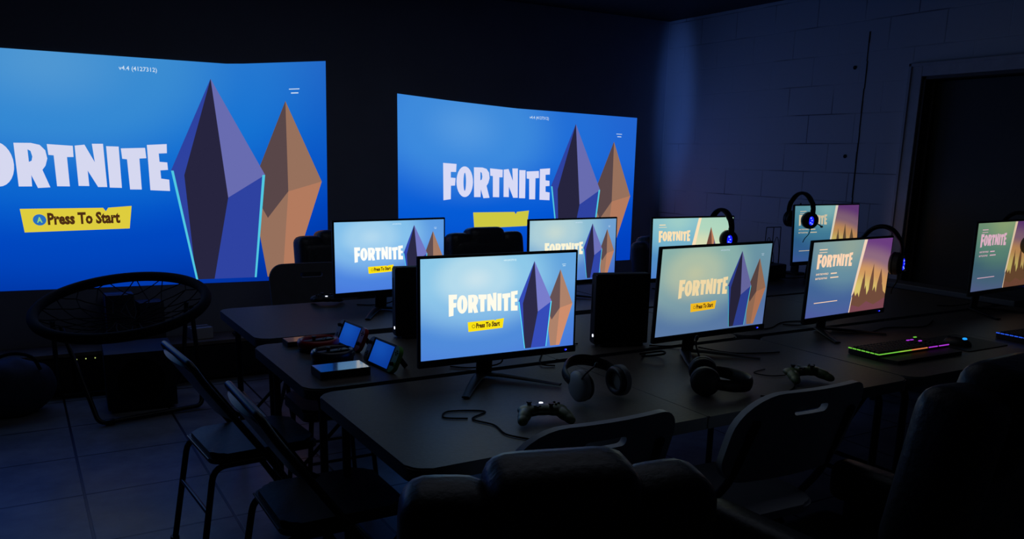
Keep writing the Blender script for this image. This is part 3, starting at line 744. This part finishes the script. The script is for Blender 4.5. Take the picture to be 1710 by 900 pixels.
t = thing('computer_mouse', 'black mouse glowing cyan on the mouse pad', 'mouse', (3.55, 2.09, .7445), math.radians(10))
bm = new(); ell(bm, (.032,.060,.032), (0,0,.004), u=24, v=14)
for v in bm.verts: v.co.z = max(v.co.z, .0)
finish(bm, 'body', M['black'], t, True)
bm = new(); ell(bm, (.014,.010,.006), (0,-.028,.030)); finish(bm, 'logo_light', M['led_cyan'], t, True)
bm = new(); cyl(bm, .009, .006, (0,.036,.026), rot=(0,PI/2,0)); finish(bm, 'scroll_wheel', M['matte'], t, True)

# ================================================================== HANDHELD CONSOLES, WHEELS, CASES
def handheld(p_far, p_near, left, right, label, lean=math.radians(24)):
    a, b = Vector((*p_far, 0)), Vector((*p_near, 0)); mid = (a+b)/2; d = (b-a)
    rz = math.atan2(d.y, d.x)+.14                          # local +x runs from far end to near end, screen faces local -y
    t = thing('handheld_console', label, 'handheld console', (mid.x, mid.y, .741), rz, 'handheld consoles on their kickstands')
    L = .24; rx = Matrix.Rotation(-lean, 3, 'X')
    def T(v): return rx @ v
    bm = new(); prism(bm, rrect(.173, .102, .003, 2), -.007, .007, lambda v: T(Vector((v.x, v.z, v.y+.051)))); finish(bm, 'tablet', M['black'], t)
    P = Picture(lambda u, v, l: T(Vector(((u-.5)*.150, -.0078, .008+v*.086)))); P.grid(M['console_on'], 2, 2); P.build('screen', t)
    for sx, m_ in ((-1, left), (1, right)):
        rs = [.004, .03, .03, .004] if sx < 0 else [.03, .004, .004, .03]
        bm = new(); prism(bm, rrect(.035, .102, 0, 5, rs=rs), -.009, .009, lambda v: T(Vector((v.x+sx*.104, v.z, v.y+.051)))); c_ = finish(bm, 'side_controller', M[m_], t, True)
        c_['label'] = m_+' side controller'
        bm = new(); q = T(Vector((sx*.104, -.014, .051+(.025 if sx < 0 else -.018)))); cyl(bm, .007, .010, q, rot=(PI/2,0,0), n=16); finish(bm, 'thumb_stick', M['crack'], c_, True)
        for dx, dz in ((-.007,0),(.007,0),(0,.007),(0,-.007)):
            bm = new(); q = T(Vector((sx*.104+dx, -.0095, .051+(-.018 if sx < 0 else .025)+dz))); ell(bm, (.003,.002,.003), q, u=10, v=6); finish(bm, 'button', M['crack'], c_, True)
    bm = new(); tube(bm, [tuple(T(Vector((.06, .009, .075)))), (.06, .085, .004)], .004, 8, flat=(.003,.010), up=(1,0,0)); finish(bm, 'kickstand', M['black'], t)
handheld((1.124,3.329), (1.112,3.075), 'grey', 'red', 'handheld console with blue screen and red right grip, the farther of two')
handheld((1.118,2.964), (1.106,2.712), 'grey', 'green', 'handheld console with blue screen and green right grip, the nearer of two')
def wheel(loc, rz, m_, label):
    t = thing('toy_steering_wheel', label, 'steering wheel', loc, rz, 'plastic steering wheels for handheld controllers')
    bm = new(); pts = [(.076*math.cos(a), .066*math.sin(a), .030) for a in [2*PI*i/40 for i in range(40)]]
    tube(bm, pts, .012, 12, closed=True, up=(0,0,1), flat=(.017,.011)); finish(bm, 'rim', M[m_], t, True)
    bm = new(); box(bm, (.125,.034,.022), (0,0,.032), bev=.006); finish(bm, 'centre_bar', M['black'], t, True)
    bm = new(); cyl(bm, .007, .012, (-.02,0,.049)); cyl(bm, .0095, .003, (-.02,0,.056)); finish(bm, 'thumb_stick', M['black'], t, True)
    bm = new()
    for dx, dy in ((0,.008),(0,-.008),(.008,0),(-.008,0)): ell(bm, (.003,.003,.002), (.03+dx, dy, .0435), u=10, v=6)
    finish(bm, 'button', M['grey'], t, True)
    bm = new(); pts = [(.074*math.cos(a), .064*math.sin(a), .010) for a in [2*PI*i/40 for i in range(40)]]
    tube(bm, pts, .01, 10, closed=True, up=(0,0,1), flat=(.010,.007)); box(bm, (.13,.02,.012), (0,0,.010)); 
    for a in (0, PI/2, PI, 3*PI/2): cyl(bm, .006, .026, (.074*math.cos(a), .064*math.sin(a), .020))
    finish(bm, 'backing_ring', M['matte'], t, True)
wheel((1.005, 3.215, .741), .25, 'red', 'glossy red toy steering wheel on the middle table')
wheel((.995, 3.005, .741), .2, 'greyblue', 'dark toy steering wheel beside the red one')
def case(x, y, rz, m_, label, w_=.185, d=.115, h=.018, lay=1):
    t = thing('game_case', label, 'game case', (x, y, .741), rz, 'flat game cases on the middle table')
    bm = new(); prism(bm, rrect(w_, d, .003, 2), 0, h); finish(bm, 'case', M['matte'], t)
    bm = new(); prism(bm, rrect(w_-.006, d-.006, .002, 2), h, h+.0008); finish(bm, 'sleeve', M[m_], t)
case(.957, 2.808, 0, 'paper', 'game case with silvery wrap nearest the table corner', h=.028)
case(.998, 3.345, -.02, 'paper2', 'blue game case behind the red toy wheel', d=.09, h=.02)

# ================================================================== CABLES
def cable(pts, label, r=.0028):
    bm = new(); tube(bm, smooth_path(pts, sub=7), r, 6); tag(finish(bm, 'cable', M['cord'], None, True), label, 'cable', 'cables lying on the tables')
z = .7435
cable([(1.12,2.13,z),(1.06,2.17,z),(1.10,2.22,z),(1.20,2.17,z),(1.13,2.12,z),(1.16,2.04,z),(1.15,1.95,z),(1.19,1.88,z)], 'thin black cable curled in a loop left of the green controller')
cable([(2.12,1.90,z),(2.18,1.87,z),(2.26,1.90,z),(2.32,1.93,z),(2.38,1.98,z)], 'thin cable running from the black headset towards the right controller')
cable([(2.42,2.16,z),(2.34,2.14,z),(2.36,2.08,z),(2.42,2.06,z)], 'short pale cable bend behind the right controller', .002)
cable([(2.45,2.56,z),(2.50,2.42,z),(2.62,2.36,z),(2.70,2.34,z)], 'cable crossing the front table right of the teal-tinted monitor foot')
cable([(1.72,2.56,z),(1.68,2.60,z+.002),(1.76,2.72,z),(1.84,2.80,z),(2.02,2.84,z)], 'cable crossing the table gap between front monitor and tall console')
cable([(2.88,2.75,z),(3.05,2.72,z),(3.25,2.80,z),(3.5,2.74,z),(3.7,2.82,z)], 'cable across the bare middle table behind the split-menu monitor')
cable([(3.3,2.56,z),(3.42,2.45,z),(3.6,2.48,z),(3.8,2.42,z),(4.0,2.50,z)], 'cable trailing right from the split-menu monitor foot')
cable([(2.15,2.55,z),(2.10,2.50,z+.01),(2.17,2.46,z+.02),(2.22,2.53,z+.012),(2.14,2.57,z)], 'tangled cable beside the teal-tinted monitor neck', .004)

# ================================================================== FOLDING METAL CHAIRS
def metal_chair(x, y, rz, label):
    t = thing('folding_chair', label, 'chair', (x, y, 0), rz, 'black padded folding chairs along the table ends')
    hw = .205
    bm = new(); A = lambda s_: [(-.01, s_*hw, .81), (.03, s_*hw, .74), (.14, s_*hw, .58), (.25, s_*hw, .42), (.50, s_*hw, .012)]
    pts = [Vector(p) for p in A(1)][::-1]+[Vector(p) for p in A(-1)]
    tube(bm, fillet(pts, .05, 6), .0125, 12, up=(.85,0,.5)); finish(bm, 'frame', M['metal_black'], t, True)
    for s_ in (-1, 1):
        bm = new(); tube(bm, fillet([(.26, s_*(hw-.026), .425), (.05, s_*(hw-.026), .425), (-.02, s_*(hw-.01), .012)], .05), .0115, 12); finish(bm, 'leg', M['metal_black'], t, True)
        bm = new(); cyl(bm, .017, .03, (-.02, s_*(hw-.01), .015)); cyl(bm, .017, .03, (.50, s_*hw, .015)); finish(bm, 'foot_cap', M['vinyl'], t, True)
    bm = new(); tube(bm, [(.02, -hw+.02, .26), (.02, hw-.02, .26)], .008, 10); finish(bm, 'crossbar', M['rail'], t, True)
    bm = new(); tube(bm, [(.40, -hw, .17), (.40, hw, .17)], .008, 10); finish(bm, 'crossbar', M['rail'], t, True)
    # backrest: curved padded panel
    bm = new(); n = 14; rows = []
    for j in range(7):
        v = j/6; zc = .80-.215*v; xc = .0+.145*v; row = []
        for i in range(n+1):
            u = -1+2*i/n; k = 1-.10*(abs(u)**4)*(1 if j in (0, 6) else .0)
            bow = -.028*(1-u*u)
            row.append(Vector((xc+bow, u*(hw-.008), zc-(.012*abs(u)**6 if j == 0 else -.02*abs(u)**6 if j == 6 else 0))))
        rows.append(row)
    nrm = Vector((.83, 0, .56)).normalized()
    F = [[bm.verts.new(p+nrm*.012) for p in r] for r in rows]; B = [[bm.verts.new(p-nrm*.010) for p in r] for r in rows]
    for j in range(6):
        for i in range(n):
            bm.faces.new((F[j][i], F[j][i+1], F[j+1][i+1], F[j+1][i])); bm.faces.new((B[j][i], B[j+1][i], B[j+1][i+1], B[j][i+1]))
    for i in range(n):
        bm.faces.new((F[0][i], B[0][i], B[0][i+1], F[0][i+1])); bm.faces.new((F[6][i], F[6][i+1], B[6][i+1], B[6][i]))
    for j in range(6):
        bm.faces.new((F[j][0], F[j+1][0], B[j+1][0], B[j][0])); bm.faces.new((F[j][n], B[j][n], B[j+1][n], F[j+1][n]))
    finish(bm, 'backrest', M['metal_black'], t, True)
    bm = new(); pr = rrect(.40, .37, .05, 6, cx=.245); prism(bm, pr, .432, .448); prism(bm, rrect(.385, .355, .05, 6, cx=.245), .448, .466)
    es = [e for e in bm.edges if e.verts[0].co.z > .4659 and e.verts[1].co.z > .4659]; bmesh.ops.bevel(bm, geom=es, offset=.012, segments=3, affect='EDGES')
    finish(bm, 'seat', M['vinyl'], t, True)
    bm = new(); tube(bm, [(.043, -.15, .447), (.043, .15, .447)], .0035, 8); finish(bm, 'seat_rim', M['rail'], t, True)
    return t
metal_chair(.455, 3.085, math.radians(4), 'black folding chair farther from the camera, facing the middle table end')
metal_chair(.53, 2.41, 0, 'black folding chair nearest the camera at left, facing the front table end')
t = thing('padded_stool', 'low black padded stool tucked under the middle table end', 'stool', (1.14, 3.49, 0))
bm = new(); prism(bm, rrect(.34, .34, .04), .40, .45); es = [e for e in bm.edges if e.verts[0].co.z > .449 and e.verts[1].co.z > .449]; bmesh.ops.bevel(bm, geom=es, offset=.012, segments=3, affect='EDGES')
finish(bm, 'seat', M['vinyl'], t, True)
for sx in (-1, 1):
    for sy in (-1, 1):
        bm = new(); tube(bm, [(sx*.13, sy*.13, .40), (sx*.16, sy*.15, .01)], .011, 10); finish(bm, 'leg', M['metal_black'], t, True)
for sy in (-1, 1):
    bm = new(); tube(bm, [(-.145, sy*.14, .2), (.145, sy*.14, .2)], .007, 8); finish(bm, 'crossbar', M['rail'], t, True)

# ================================================================== PLASTIC FOLDING CHAIRS
def plastic_chair(x, y, rz, label, m_='white_plastic'):
    """faces local +y, back panel top at the origin plane"""
    t = thing('plastic_folding_chair', label, 'chair', (x, y, 0), rz, 'blow-moulded plastic folding chairs')
    W, H = .50, .30
    outer = rrect(W, H, .11, 8, rs=[.085, .13, .09, .09]); hole = rrect(.13, .028, .013, 4, cy=.085)
    loops = [outer, hole]
    def mp(xx, zz, th):
        v = (H/2-zz)/H; bow = .05*(xx/(W/2))**2
        return Vector((xx, .10*v+bow*.7-.035+th, .735+zz))
    # dense front/back by grid of horizontal strips via tessellation + subdivision
    bm = new(); allv = []
    tr = tessellate_polygon([[Vector((a, b, 0)) for a, b in l] for l in loops]); pts = [q for l in loops for q in l]
    lay = []
    for th in (-.012, .012):
        vs = [bm.verts.new((a, b, th)) for a, b in pts]; lay.append(vs)
        for f in tr:
            try: bm.faces.new([vs[i] for i in f])
            except ValueError: pass
    k = 0
    for l in loops:
        n = len(l)
        for i in range(n):
            a, b = k+i, k+(i+1) % n
            bm.faces.new((lay[0][a], lay[0][b], lay[1][b], lay[1][a]))
        k += n
    for xcut in [-.2+.05*i for i in range(9)]:
        bmesh.ops.bisect_plane(bm, geom=bm.verts[:]+bm.edges[:]+bm.faces[:], plane_co=(xcut, 0, 0), plane_no=(1,0,0))
    for v in bm.verts: v.co = mp(v.co.x, v.co.y, v.co.z)
    o = finish(bm, 'backrest', M[m_], t, True)
    bv = o.modifiers.new('b', 'BEVEL'); bv.width = .006; bv.segments = 2; bv.limit_method = 'ANGLE'; bv.angle_limit = math.radians(50)
    bm = new(); prism(bm, rrect(.45, .42, .09, 8, cy=.30), .425, .452)
    es = [e for e in bm.edges if abs(e.verts[0].co.z-e.verts[1].co.z) < 1e-5]; bmesh.ops.bevel(bm, geom=es, offset=.009, segments=3, affect='EDGES')
    finish(bm, 'seat', M[m_], t, True)
    for sx in (-1, 1):
        bm = new(); tube(bm, fillet([(sx*.19, -.005, .80), (sx*.20, .09, .56), (sx*.235, .20, .44), (sx*.235, .48, .012)], .08), .0125, 12); finish(bm, 'front_leg', M['leg'], t, True)
        bm = new(); tube(bm, fillet([(sx*.21, .34, .42), (sx*.215, -.02, .012)], .03), .0115, 12); finish(bm, 'rear_leg', M['leg'], t, True)
    bm = new(); tube(bm, [(-.235, .42, .12), (.235, .42, .12)], .007, 8); finish(bm, 'crossbar', M['leg'], t, True)
    bm = new(); tube(bm, [(-.21, .04, .10), (.21, .04, .10)], .007, 8); finish(bm, 'crossbar', M['leg'], t, True)
    return t
plastic_chair(1.22, 1.60, math.radians(-2), 'pale plastic folding chair with rounded back at the front table, left of its twin')
plastic_chair(1.945, 1.57, math.radians(-3), 'pale plastic folding chair with slotted back right of the bulky armchair')
plastic_chair(1.46, 4.76, PI-.05, 'dark plastic folding chair with slotted back behind the back row left table', 'card')

# ================================================================== PADDED ARMCHAIRS
def pillow(bm, size, c, rot=None, r=.06, puff=0):
    vs = box(bm, size, (0,0,0), bev=r, seg=5)
    for v in vs:
        v.co.y += puff*math.cos(PI*v.co.x/size[0])*math.cos(PI*v.co.z/size[2])*(1 if v.co.y > 0 else -1)
    if rot is not None: bmesh.ops.rotate(bm, cent=(0,0,0), matrix=Euler(rot).to_matrix(), verts=vs)
    bmesh.ops.translate(bm, vec=c, verts=vs)
def armchair(x, y, rz, label, top=1.05, W=.52):
    """faces local +y; origin below the top of the backrest"""
    t = thing('padded_armchair', label, 'armchair', (x, y, 0), rz, 'bulky padded armchairs')
    k = top/1.05; lean = .14
    bm = new(); pillow(bm, (W*.94, .13, .58*k), (0, .09, .68*k), (lean*1.0,0,0), .055, .01); finish(bm, 'backrest', M['leather'], t, True)
    bm = new(); pillow(bm, (W*.50, .155, .25), (0, .035, top-.128), (lean,0,0), .062, .012); finish(bm, 'headrest', M['leather'], t, True)
    for s_ in (-1, 1):
        bm = new(); pillow(bm, (W*.30, .14, .40), (s_*W*.365, .055, top-.235), (lean, s_*-.03, s_*.10), .06, .01); finish(bm, 'side_wing', M['leather'], t, True)
        bm = new(); pillow(bm, (.09, .46, .12), (s_*(W/2-.0), .38, .60), None, .04); box(bm, (.06, .36, .22), (s_*(W/2-.0), .38, .45), bev=.02); finish(bm, 'armrest', M['leather'], t, True)
    bm = new(); pillow(bm, (W*.86, .50, .16), (0, .36, .44), None, .05); finish(bm, 'seat', M['leather'], t, True)
    bm = new(); box(bm, (W*.8, .44, .22), (0, .34, .26), bev=.02); finish(bm, 'seat_base', M['matte'], t, True)
    for sx in (-1, 1):
        for sy in (0, 1):
            bm = new(); cyl(bm, .024, .16, (sx*W*.34, .16+.36*sy, .08), r2=.018); finish(bm, 'foot', M['matte'], t, True)
    return t
armchair(.715, 1.02, math.radians(-17), 'bulky black padded armchair seen from behind, nearest the camera')
armchair(1.82, .90, math.radians(4), 'black padded armchair seen from behind at lower right', top=1.12, W=.56)
armchair(2.735, 5.02, PI, 'black padded armchair facing us in front of the right projection', W=.56)
armchair(1.86, 5.55, PI+.1, 'black padded armchair facing us between the two projections', top=1.01, W=.56)
armchair(4.42, 5.30, PI+.5, 'black padded armchair turned in the far corner of the room', top=.92, W=.56)

# ================================================================== BUNGEE CHAIR
t = thing('bungee_chair', 'round black bungee cord chair on tubular frame near the left projection', 'chair', (.47, 5.12, 0))
rv = Vector((.86, .51, 0)); fv = Vector((-.51, .86, 0)); zz = Vector((0,0,1))
a1, a2 = math.radians(11), math.radians(6)
U = (rv*math.cos(a1)+zz*math.sin(a1)); Vv = (fv*math.cos(a2)+zz*math.sin(a2)); Nn = U.cross(Vv).normalized(); Cc = Vector((0, -.02, .655)); RR = .455
bm = new(); pts = [Cc+U*RR*math.cos(a)+Vv*RR*math.sin(a) for a in [2*PI*i/72 for i in range(72)]]
tube(bm, pts, .029, 12, closed=True, up=tuple(Nn)); finish(bm, 'rim', M['cord'], t, True)
random.seed(8)
def rp(r, a, sag=.10): return Cc+U*r*math.cos(a)+Vv*r*math.sin(a)-Nn*sag*(1-(r/RR)**2)
nn = 17; web = []
prev = [rp(RR-.01, 2*PI*i/nn) for i in range(nn)]
for k, r in enumerate((.36, .27, .19, .12)):
    cur = [rp(r*random.uniform(.88, 1.12), 2*PI*(i+.5*(k+1)+random.uniform(-.15,.15))/nn) for i in range(nn)]
    for i in range(nn):
        web.append((prev[i], cur[i])); web.append((prev[i], cur[i-1]))
    prev = cur
cen = [rp(.05, 2*PI*i/nn) for i in range(nn)]
for i in range(nn): web.append((prev[i], cen[i])); web.append((cen[i], cen[(i+1) % nn]))
bm = new()
for a, b in web: tube(bm, [a, (a+b)/2-Nn*.004, b], .0032, 6)
o = finish(bm, 'elastic_web', M['cord'], t, True); o['kind'] = 'stuff'
L0 = lambda x, y, z: (x-.47, y-5.12, z)
bm = new(); tube(bm, fillet([L0(.12, 5.28, .56), L0(.125, 5.60, .10), L0(.13, 5.655, .018), L0(.80, 5.60, .018), L0(.84, 5.57, .12), L0(.86, 5.40, .60)], .06, 6), .0135, 12); finish(bm, 'rear_leg_frame', M['metal_black'], t, True)
bm = new(); tube(bm, fillet([L0(.16, 5.30, .52), L0(.27, 5.02, .10), L0(.29, 4.96, .018), L0(.86, 5.08, .018), L0(.87, 5.12, .10), L0(.86, 5.24, .60)], .06, 6), .0135, 12)
box(bm, (.05,.035,.03), L0(.345, 4.972, .018), bev=.006); finish(bm, 'front_leg_frame', M['metal_black'], t, True)

# ================================================================== BENCH AND CLUTTER BY THE BACK WALL
t = thing('media_bench', 'long low dark bench with worn wooden top along the wall under the left projection', 'bench', (.22, 5.82, 0))
bm = new(); box(bm, (2.46, .27, .025), (0, 0, .262), bev=.004); finish(bm, 'bench_top', M['wood'], t)
bm = new()
for xx in (-1.20, -.4, .4, 1.20): box(bm, (.03, .25, .25), (xx, 0, .125))
box(bm, (2.4, .02, .25), (0, .11, .125)); box(bm, (2.4, .24, .02), (0, 0, .06)); finish(bm, 'bench_body', M['matte'], t)
for a, b in ((-1.18, -.01), (.01, 1.18)):
    bm = new(); box(bm, (b-a, .012, .22), ((a+b)/2, -.129, .13), bev=.004); finish(bm, 'bench_door', M['matte'], t)
for i in range(4):
    bm = new(); ell(bm, (.0042,.002,.0042), (.02+i*.052, -.136, .232), u=10, v=8); finish(bm, 'indicator_light', M['led_amber'], t)
t = thing('subwoofer', 'black cube subwoofer on the floor under the bungee chair', 'speaker', (.555, 5.34, 0), -.05)
bm = new(); box(bm, (.38, .36, .34), (0, 0, .19), bev=.008); finish(bm, 'cabinet', M['matte'], t, True)
bm = new(); cyl(bm, .13, .012, (0, -.184, .19), rot=(PI/2,0,0), n=36); finish(bm, 'grille', M['cord'], t)
for sx in (-1, 1):
    for sy in (-1, 1):
        bm = new(); cyl(bm, .02, .02, (sx*.15, sy*.14, .01)); finish(bm, 'foot', M['matte'], t)
def carton(x, y, z, s, rz, label, m_='card'):
    t = thing('carton', label, 'box', (x, y, z), rz)
    bm = new(); box(bm, s, (0, 0, s[2]/2), bev=.003); finish(bm, 'box_body', M[m_], t)
    bm = new(); box(bm, (s[0]*.98, .03, .001), (0, 0, s[2]+.0006)); finish(bm, 'tape', M['grey'], t)
carton(.52, 5.84, .2755, (.17,.15,.33), 0, 'upright grey box on the bench seen through the bungee cords, the taller one')
carton(.70, 5.84, .2755, (.15,.14,.27), .1, 'lower grey box on the bench right of the taller box')
carton(1.0, 5.82, .2755, (.14,.12,.075), .15, 'small pale box on the bench right of the bungee chair', 'white')
t = thing('bench_controller', 'black game pad lying on the wooden bench top', 'game controller', (1.27, 5.80, .2755), .2)
bm = new(); ell(bm, (.05,.03,.018), (0,0,.02)); ell(bm, (.02,.035,.016), (-.05,-.02,.017)); ell(bm, (.02,.035,.016), (.05,-.02,.017)); o = finish(bm, 'body', M['matte'], t); remesh(o, .004)
t = thing('gym_bag', 'soft dark blue bag at the left picture edge below the projection', 'bag', (-.12, 5.42, 0), .2)
bm = new(); ell(bm, (.24,.16,.17), (0,0,.16), u=28, v=18)
for v in bm.verts: v.co.z = max(v.co.z+.01*math.sin(v.co.x*40)*math.cos(v.co.y*30), 0.0)
finish(bm, 'bag_body', M['bag'], t, True)
bm = new(); tube(bm, smooth_path([(-.14,-.10,.27),(-.10,-.11,.35),(0,-.12,.385),(.10,-.11,.35),(.14,-.10,.27)]), .01, 8); finish(bm, 'handle', M['cord'], t, True)

# things at the far right wall
t = thing('wire_rack', 'thin black wire rack with pointed arches on the far table by the block wall', 'rack', (4.60, 4.14, .74))
bm = new()
w_, h_ = .16, .33
for xx in (-w_/2, 0, w_/2): tube(bm, [(xx, 0, .01), (xx*.9, 0, h_)], .003, 6)
tube(bm, [(-w_*.45, 0, h_), (w_*.45, 0, h_)], .003, 6); tube(bm, [(-w_/2, 0, .01), (w_/2, 0, .01)], .003, 6)
for xx in (-.04, .04): tube(bm, smooth_path([(xx-.035, 0, .02), (xx-.03, 0, .18), (xx, 0, .26), (xx+.03, 0, .18), (xx+.035, 0, .02)]), .0022, 6)
tube(bm, smooth_path([(-.03, 0, .03), (-.02, 0, .12), (0, 0, .17), (.02, 0, .12), (.03, 0, .03)]), .0022, 6)
finish(bm, 'wire_frame', M['metal_black'], t, True)
bm = new(); box(bm, (.2, .12, .012), (0, 0, .006), bev=.003); finish(bm, 'base', M['matte'], t)
t = thing('slim_tower', 'slim upright black post with small scroll top between two monitors', 'stand', (4.76, 4.06, .74), .1)
bm = new(); box(bm, (.035, .05, .40), (0, 0, .212), bev=.008); finish(bm, 'post', M['matte'], t, True)
bm = new(); tube(bm, smooth_path([(0,0,.41),(-.02,0,.44),(-.015,0,.475),(0,0,.50),(.012,0,.47),(.015,0,.44),(0,0,.415)]), .0028, 6); finish(bm, 'scroll_top', M['metal_black'], t, True)
bm = new(); prism(bm, rrect(.10, .12, .02), 0, .014); finish(bm, 'base', M['matte'], t, True)
t = thing('white_bottle', 'small white bottle on the far table left of the farthest monitor', 'bottle', (4.70, 3.87, .74))
bm = new(); cyl(bm, .026, .09, (0,0,.045)); cyl(bm, .026, .02, (0,0,.10), r2=.012); finish(bm, 'bottle_body', M['white'], t, True)
bm = new(); cyl(bm, .012, .02, (0,0,.12)); finish(bm, 'cap', M['grey'], t, True)
t = thing('black_printer', 'low wide black device on the far table between two monitors', 'printer', (4.30, 3.98, .74), .1)
bm = new(); box(bm, (.34, .22, .10), (0,0,.055), bev=.012); finish(bm, 'body', M['matte'], t, True)
bm = new(); box(bm, (.24, .02, .012), (0,-.112,.04)); finish(bm, 'paper_slot', M['crack'], t)
bm = new(); box(bm, (.26, .10, .008), (0,.02,.109), bev=.002); finish(bm, 'lid', M['black'], t)
bm = new(); box(bm, (.006, .10, .22), (X1+.104, 2.72, 1.40)); tag(finish(bm, 'amber_notice', M['amber']), 'amber notice on the dark door at the right picture edge', 'notice')
